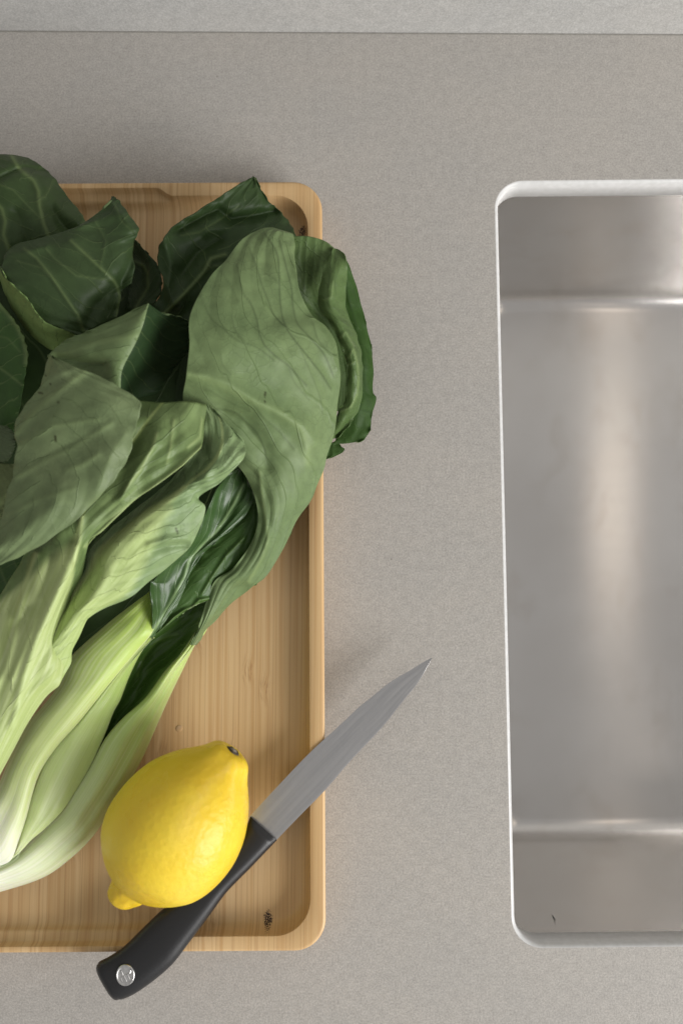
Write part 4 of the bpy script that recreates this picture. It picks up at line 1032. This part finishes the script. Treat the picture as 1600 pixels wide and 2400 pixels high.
# ------------------------------------------------------------------ knife
def build_knife():
    # height of the knife plane falls from the handle (on the tray's lower rim) to the blade (on its right rim)
    A0 = np.array([335.0, 2215.0]); B0 = np.array([752.0, 1790.0])
    def kz(X, Y):
        ab = B0 - A0
        t = float(np.dot(np.array([X, Y]) - A0, ab) / np.dot(ab, ab))
        return 0.0272 + (0.0204 - 0.0272) * t
    root = thing('knife', 'small kitchen knife with black riveted handle lying across the tray corner', 'knife', px(500, 2020, 0.02))
    # blade
    up = catmull([(583, 1917), (588.4, 1910), (655, 1838), (728, 1762), (800, 1696), (840, 1658), (864, 1639), (889, 1618), (912, 1600), (937, 1584.5), (959, 1572), (988, 1554), (1011, 1541.5)], 70)
    dn = catmull([(645, 1972), (651, 1965), (706, 1908), (762, 1851), (806, 1800), (832, 1771), (873, 1728), (902, 1696), (928, 1663), (956, 1628), (972, 1609), (988, 1585.5), (1012, 1542)], 70)
    verts, faces, uvs, mi = [], [], [], []
    nw = 14
    for side in (0, 1):
        for i in range(70):
            for j in range(nw):
                t = (0.0, 0.04, 0.10, 0.2, 0.3, 0.4, 0.5, 0.6, 0.7, 0.8, 0.88, 0.94, 0.968, 1.0)[j]
                X, Y = up[i] * (1 - t) + dn[i] * t
                # thin at the curved edge, thick at the back, slight hollow
                e = min(1.0, t / 0.10) if t < 0.10 else 1.0
                h = (0.00012 + 0.00050 * min(1, t / 0.85) ** 0.8) * (1 - 0.6 * (i / 69) ** 3)
                if t > 0.99:
                    h *= 0.93
                z = kz(X, Y)
                p = px(X, Y, z)
                verts.append(p + Vector((0, 0, h if side == 0 else -h)))
                uvs.append((t, i / 69))
    K = 70 * nw
    for i in range(69):
        for j in range(nw - 1):
            a, b, c, d = i * nw + j, i * nw + j + 1, (i + 1) * nw + j + 1, (i + 1) * nw + j
            faces.append((a, b, c, d)); faces.append((K + d, K + c, K + b, K + a))
        faces.append((i * nw, (i + 1) * nw, K + (i + 1) * nw, K + i * nw))
        e = nw - 1
        faces.append((i * nw + e, K + i * nw + e, K + (i + 1) * nw + e, (i + 1) * nw + e))
    b = mesh_obj('blade', verts, faces, [M_BLADE], None, True, None, uvs)
    es = b.modifiers.new('edges', 'EDGE_SPLIT'); es.split_angle = math.radians(14)
    adopt(b, root)
    # handle: lofted rounded sections between the two outlines
    hu = catmull(P(6, 722, 772, 690, 845, 640, 912, 580, 975, 500, 1045, 420, 1112, 330, 1185, 250, 1262, 170, 1340, 105, 1384, 66, 1404, 54, 1418), 80)
    hd = catmull(P(6, 838, 876, 785, 932, 720, 1000, 668, 1052, 612, 1112, 540, 1210, 450, 1330, 380, 1420, 300, 1490, 225, 1543, 170, 1570, 145, 1574), 80)
    ns = 28
    verts, faces = [], []
    cb = cv(6, 92, 1500)
    secs = []
    for i in range(80):
        secs.append((hu[i], hd[i], 1.0))
    endn = 7
    for q in range(1, endn + 1):                 # rounded butt
        a = q / endn * math.pi / 2
        c_ = (hu[-1] + hd[-1]) / 2
        out = np.array([-17.0, 15.0])
        s = math.cos(a)
        mid = c_ + out * math.sin(a) * 0.62
        secs.append((mid + (hu[-1] - c_) * max(s, 0.02) ** 0.6, mid + (hd[-1] - c_) * max(s, 0.02) ** 0.6, max(s, 0.03) ** 0.5))
    for i, (u_, d_, ts) in enumerate(secs):
        t0 = min(i / 79, 1)
        half = 0.0048 + 0.0022 * math.sin(min(1, t0 * 1.25) * math.pi / 2) ** 1.0
        half *= (0.55 + 0.45 * min(1, i / 3)) * ts
        c_ = (u_ + d_) / 2; r_ = (d_ - u_) / 2
        for j in range(ns):
            a = 2 * math.pi * j / ns
            ca, sa = math.cos(a), math.sin(a)
            ex = math.copysign(abs(ca) ** 0.62, ca); ez = math.copysign(abs(sa) ** 0.75, sa)
            X, Y = c_ + r_ * ex
            verts.append(px(X, Y, kz(c_[0], c_[1]) + half * ez))
    S = len(secs)
    for i in range(S - 1):
        for j in range(ns):
            k = (j + 1) % ns
            faces.append((i * ns + j, i * ns + k, (i + 1) * ns + k, (i + 1) * ns + j))
    faces.append(tuple(reversed(range(ns)))); faces.append(tuple(range((S - 1) * ns, S * ns)))
    hnd = mesh_obj('handle', verts, faces, [M_HANDLE])
    adopt(hnd, root)
    bm = bmesh.new(); bm.from_mesh(hnd.data); bmesh.ops.recalc_face_normals(bm, faces=bm.faces); bm.to_mesh(hnd.data); bm.free()
    e2 = hnd.modifiers.new('edges', 'EDGE_SPLIT'); e2.split_angle = math.radians(50)
    # rivet with its worn mark
    X, Y = cv(6, 176, 1466)
    zt = kz(X, Y) + 0.0070
    c = px(X, Y, zt)
    R = (px(X + 23, Y, zt) - c).length
    verts, faces = [], []
    prof = [(1.0, -0.0015), (1.0, 0.0001), (0.97, 0.0004), (0.90, 0.0006), (0.84, 0.0004), (0.80, 0.00028), (0.4, 0.00034), (0.0, 0.00036)]
    for r, h in prof:
        for j in range(40):
            a = 2 * math.pi * j / 40
            verts.append(c + Vector((R * r * math.cos(a) * 0.96, R * r * math.sin(a) * 1.08, h)))
    for i in range(len(prof) - 1):
        for j in range(40):
            k = (j + 1) % 40
            faces.append((i * 40 + j, i * 40 + k, (i + 1) * 40 + k, (i + 1) * 40 + j))
    rv = mesh_obj('rivet', verts, faces, [M_RIVET])
    adopt(rv, root)
    # embossed mark on the rivet, as far as it can be made out: a slanting bar with two limbs each side
    def q(x, y):
        return c + Vector((x * R, y * R, 0.00036))
    mk_v, mk_f = [], []
    for pts in (((-0.48, -0.28), (-0.18, -0.05), (0.20, 0.14), (0.42, 0.20)), ((-0.44, 0.44), (-0.30, 0.16), (-0.24, -0.02)), ((-0.48, -0.28), (-0.36, -0.50), (-0.24, -0.66)),
                ((0.42, 0.20), (0.52, 0.40), (0.46, 0.52)), ((0.20, 0.14), (0.34, -0.16), (0.48, -0.40)), ((-0.18, -0.05), (0.02, -0.36), (0.12, -0.60))):
        pp = [q(*p) for p in pts]
        b0 = len(mk_v)
        for i, p in enumerate(pp):
            t = (pp[min(i + 1, len(pp) - 1)] - pp[max(i - 1, 0)]).normalized()
            s = Vector((-t.y, t.x, 0)) * R * 0.085
            up_ = Vector((0, 0, 0.00022))
            mk_v += [p + s, p + s * 0.5 + up_, p - s * 0.5 + up_, p - s]
        for i in range(len(pp) - 1):
            for k in range(3):
                mk_f.append((b0 + i * 4 + k, b0 + (i + 1) * 4 + k, b0 + (i + 1) * 4 + k + 1, b0 + i * 4 + k + 1))
    mk = mesh_obj('embossed_mark', mk_v, mk_f, [M_RIVET])
    mk.parent = rv
    mk.matrix_parent_inverse = rv.matrix_parent_inverse.copy()
    mk.matrix_parent_inverse = Matrix.Identity(4)
build_knife()

# ------------------------------------------------------------------ drop of water on the tray
def build_drop():
    c = px(420, 1707, TRAY_F)
    m = NT('wet_bamboo'); m.bsdf(m.mix(m.noise(m.coord('Object'), 900, 2), (0.50, 0.32, 0.16), (0.58, 0.39, 0.21)), rough=0.08, spec=0.6)
    vs, fs = [], []
    prof = [(1.0, -0.0003), (1.0, 0.0001), (0.95, 0.00014), (0.8, 0.00024), (0.5, 0.00031), (0.2, 0.00034), (0.02, 0.00034)]
    for r, h in prof:
        for j in range(24):
            a = 2 * math.pi * j / 24
            rr = 0.0017 * r * (1 + 0.05 * math.sin(2 * a))
            vs.append(c + Vector((rr * math.cos(a), rr * math.sin(a), h)))
    for i in range(len(prof) - 1):
        for j in range(24):
            k = (j + 1) % 24
            fs.append((i * 24 + j, i * 24 + k, (i + 1) * 24 + k, (i + 1) * 24 + j))
    fs.append(tuple(range((len(prof) - 1) * 24, len(prof) * 24)))
    o = mesh_obj('water_drop', vs, fs, [m.mat])
    o['label'] = 'small round drop of water on the bamboo above the lemon'; o['category'] = 'water drop'
build_drop()
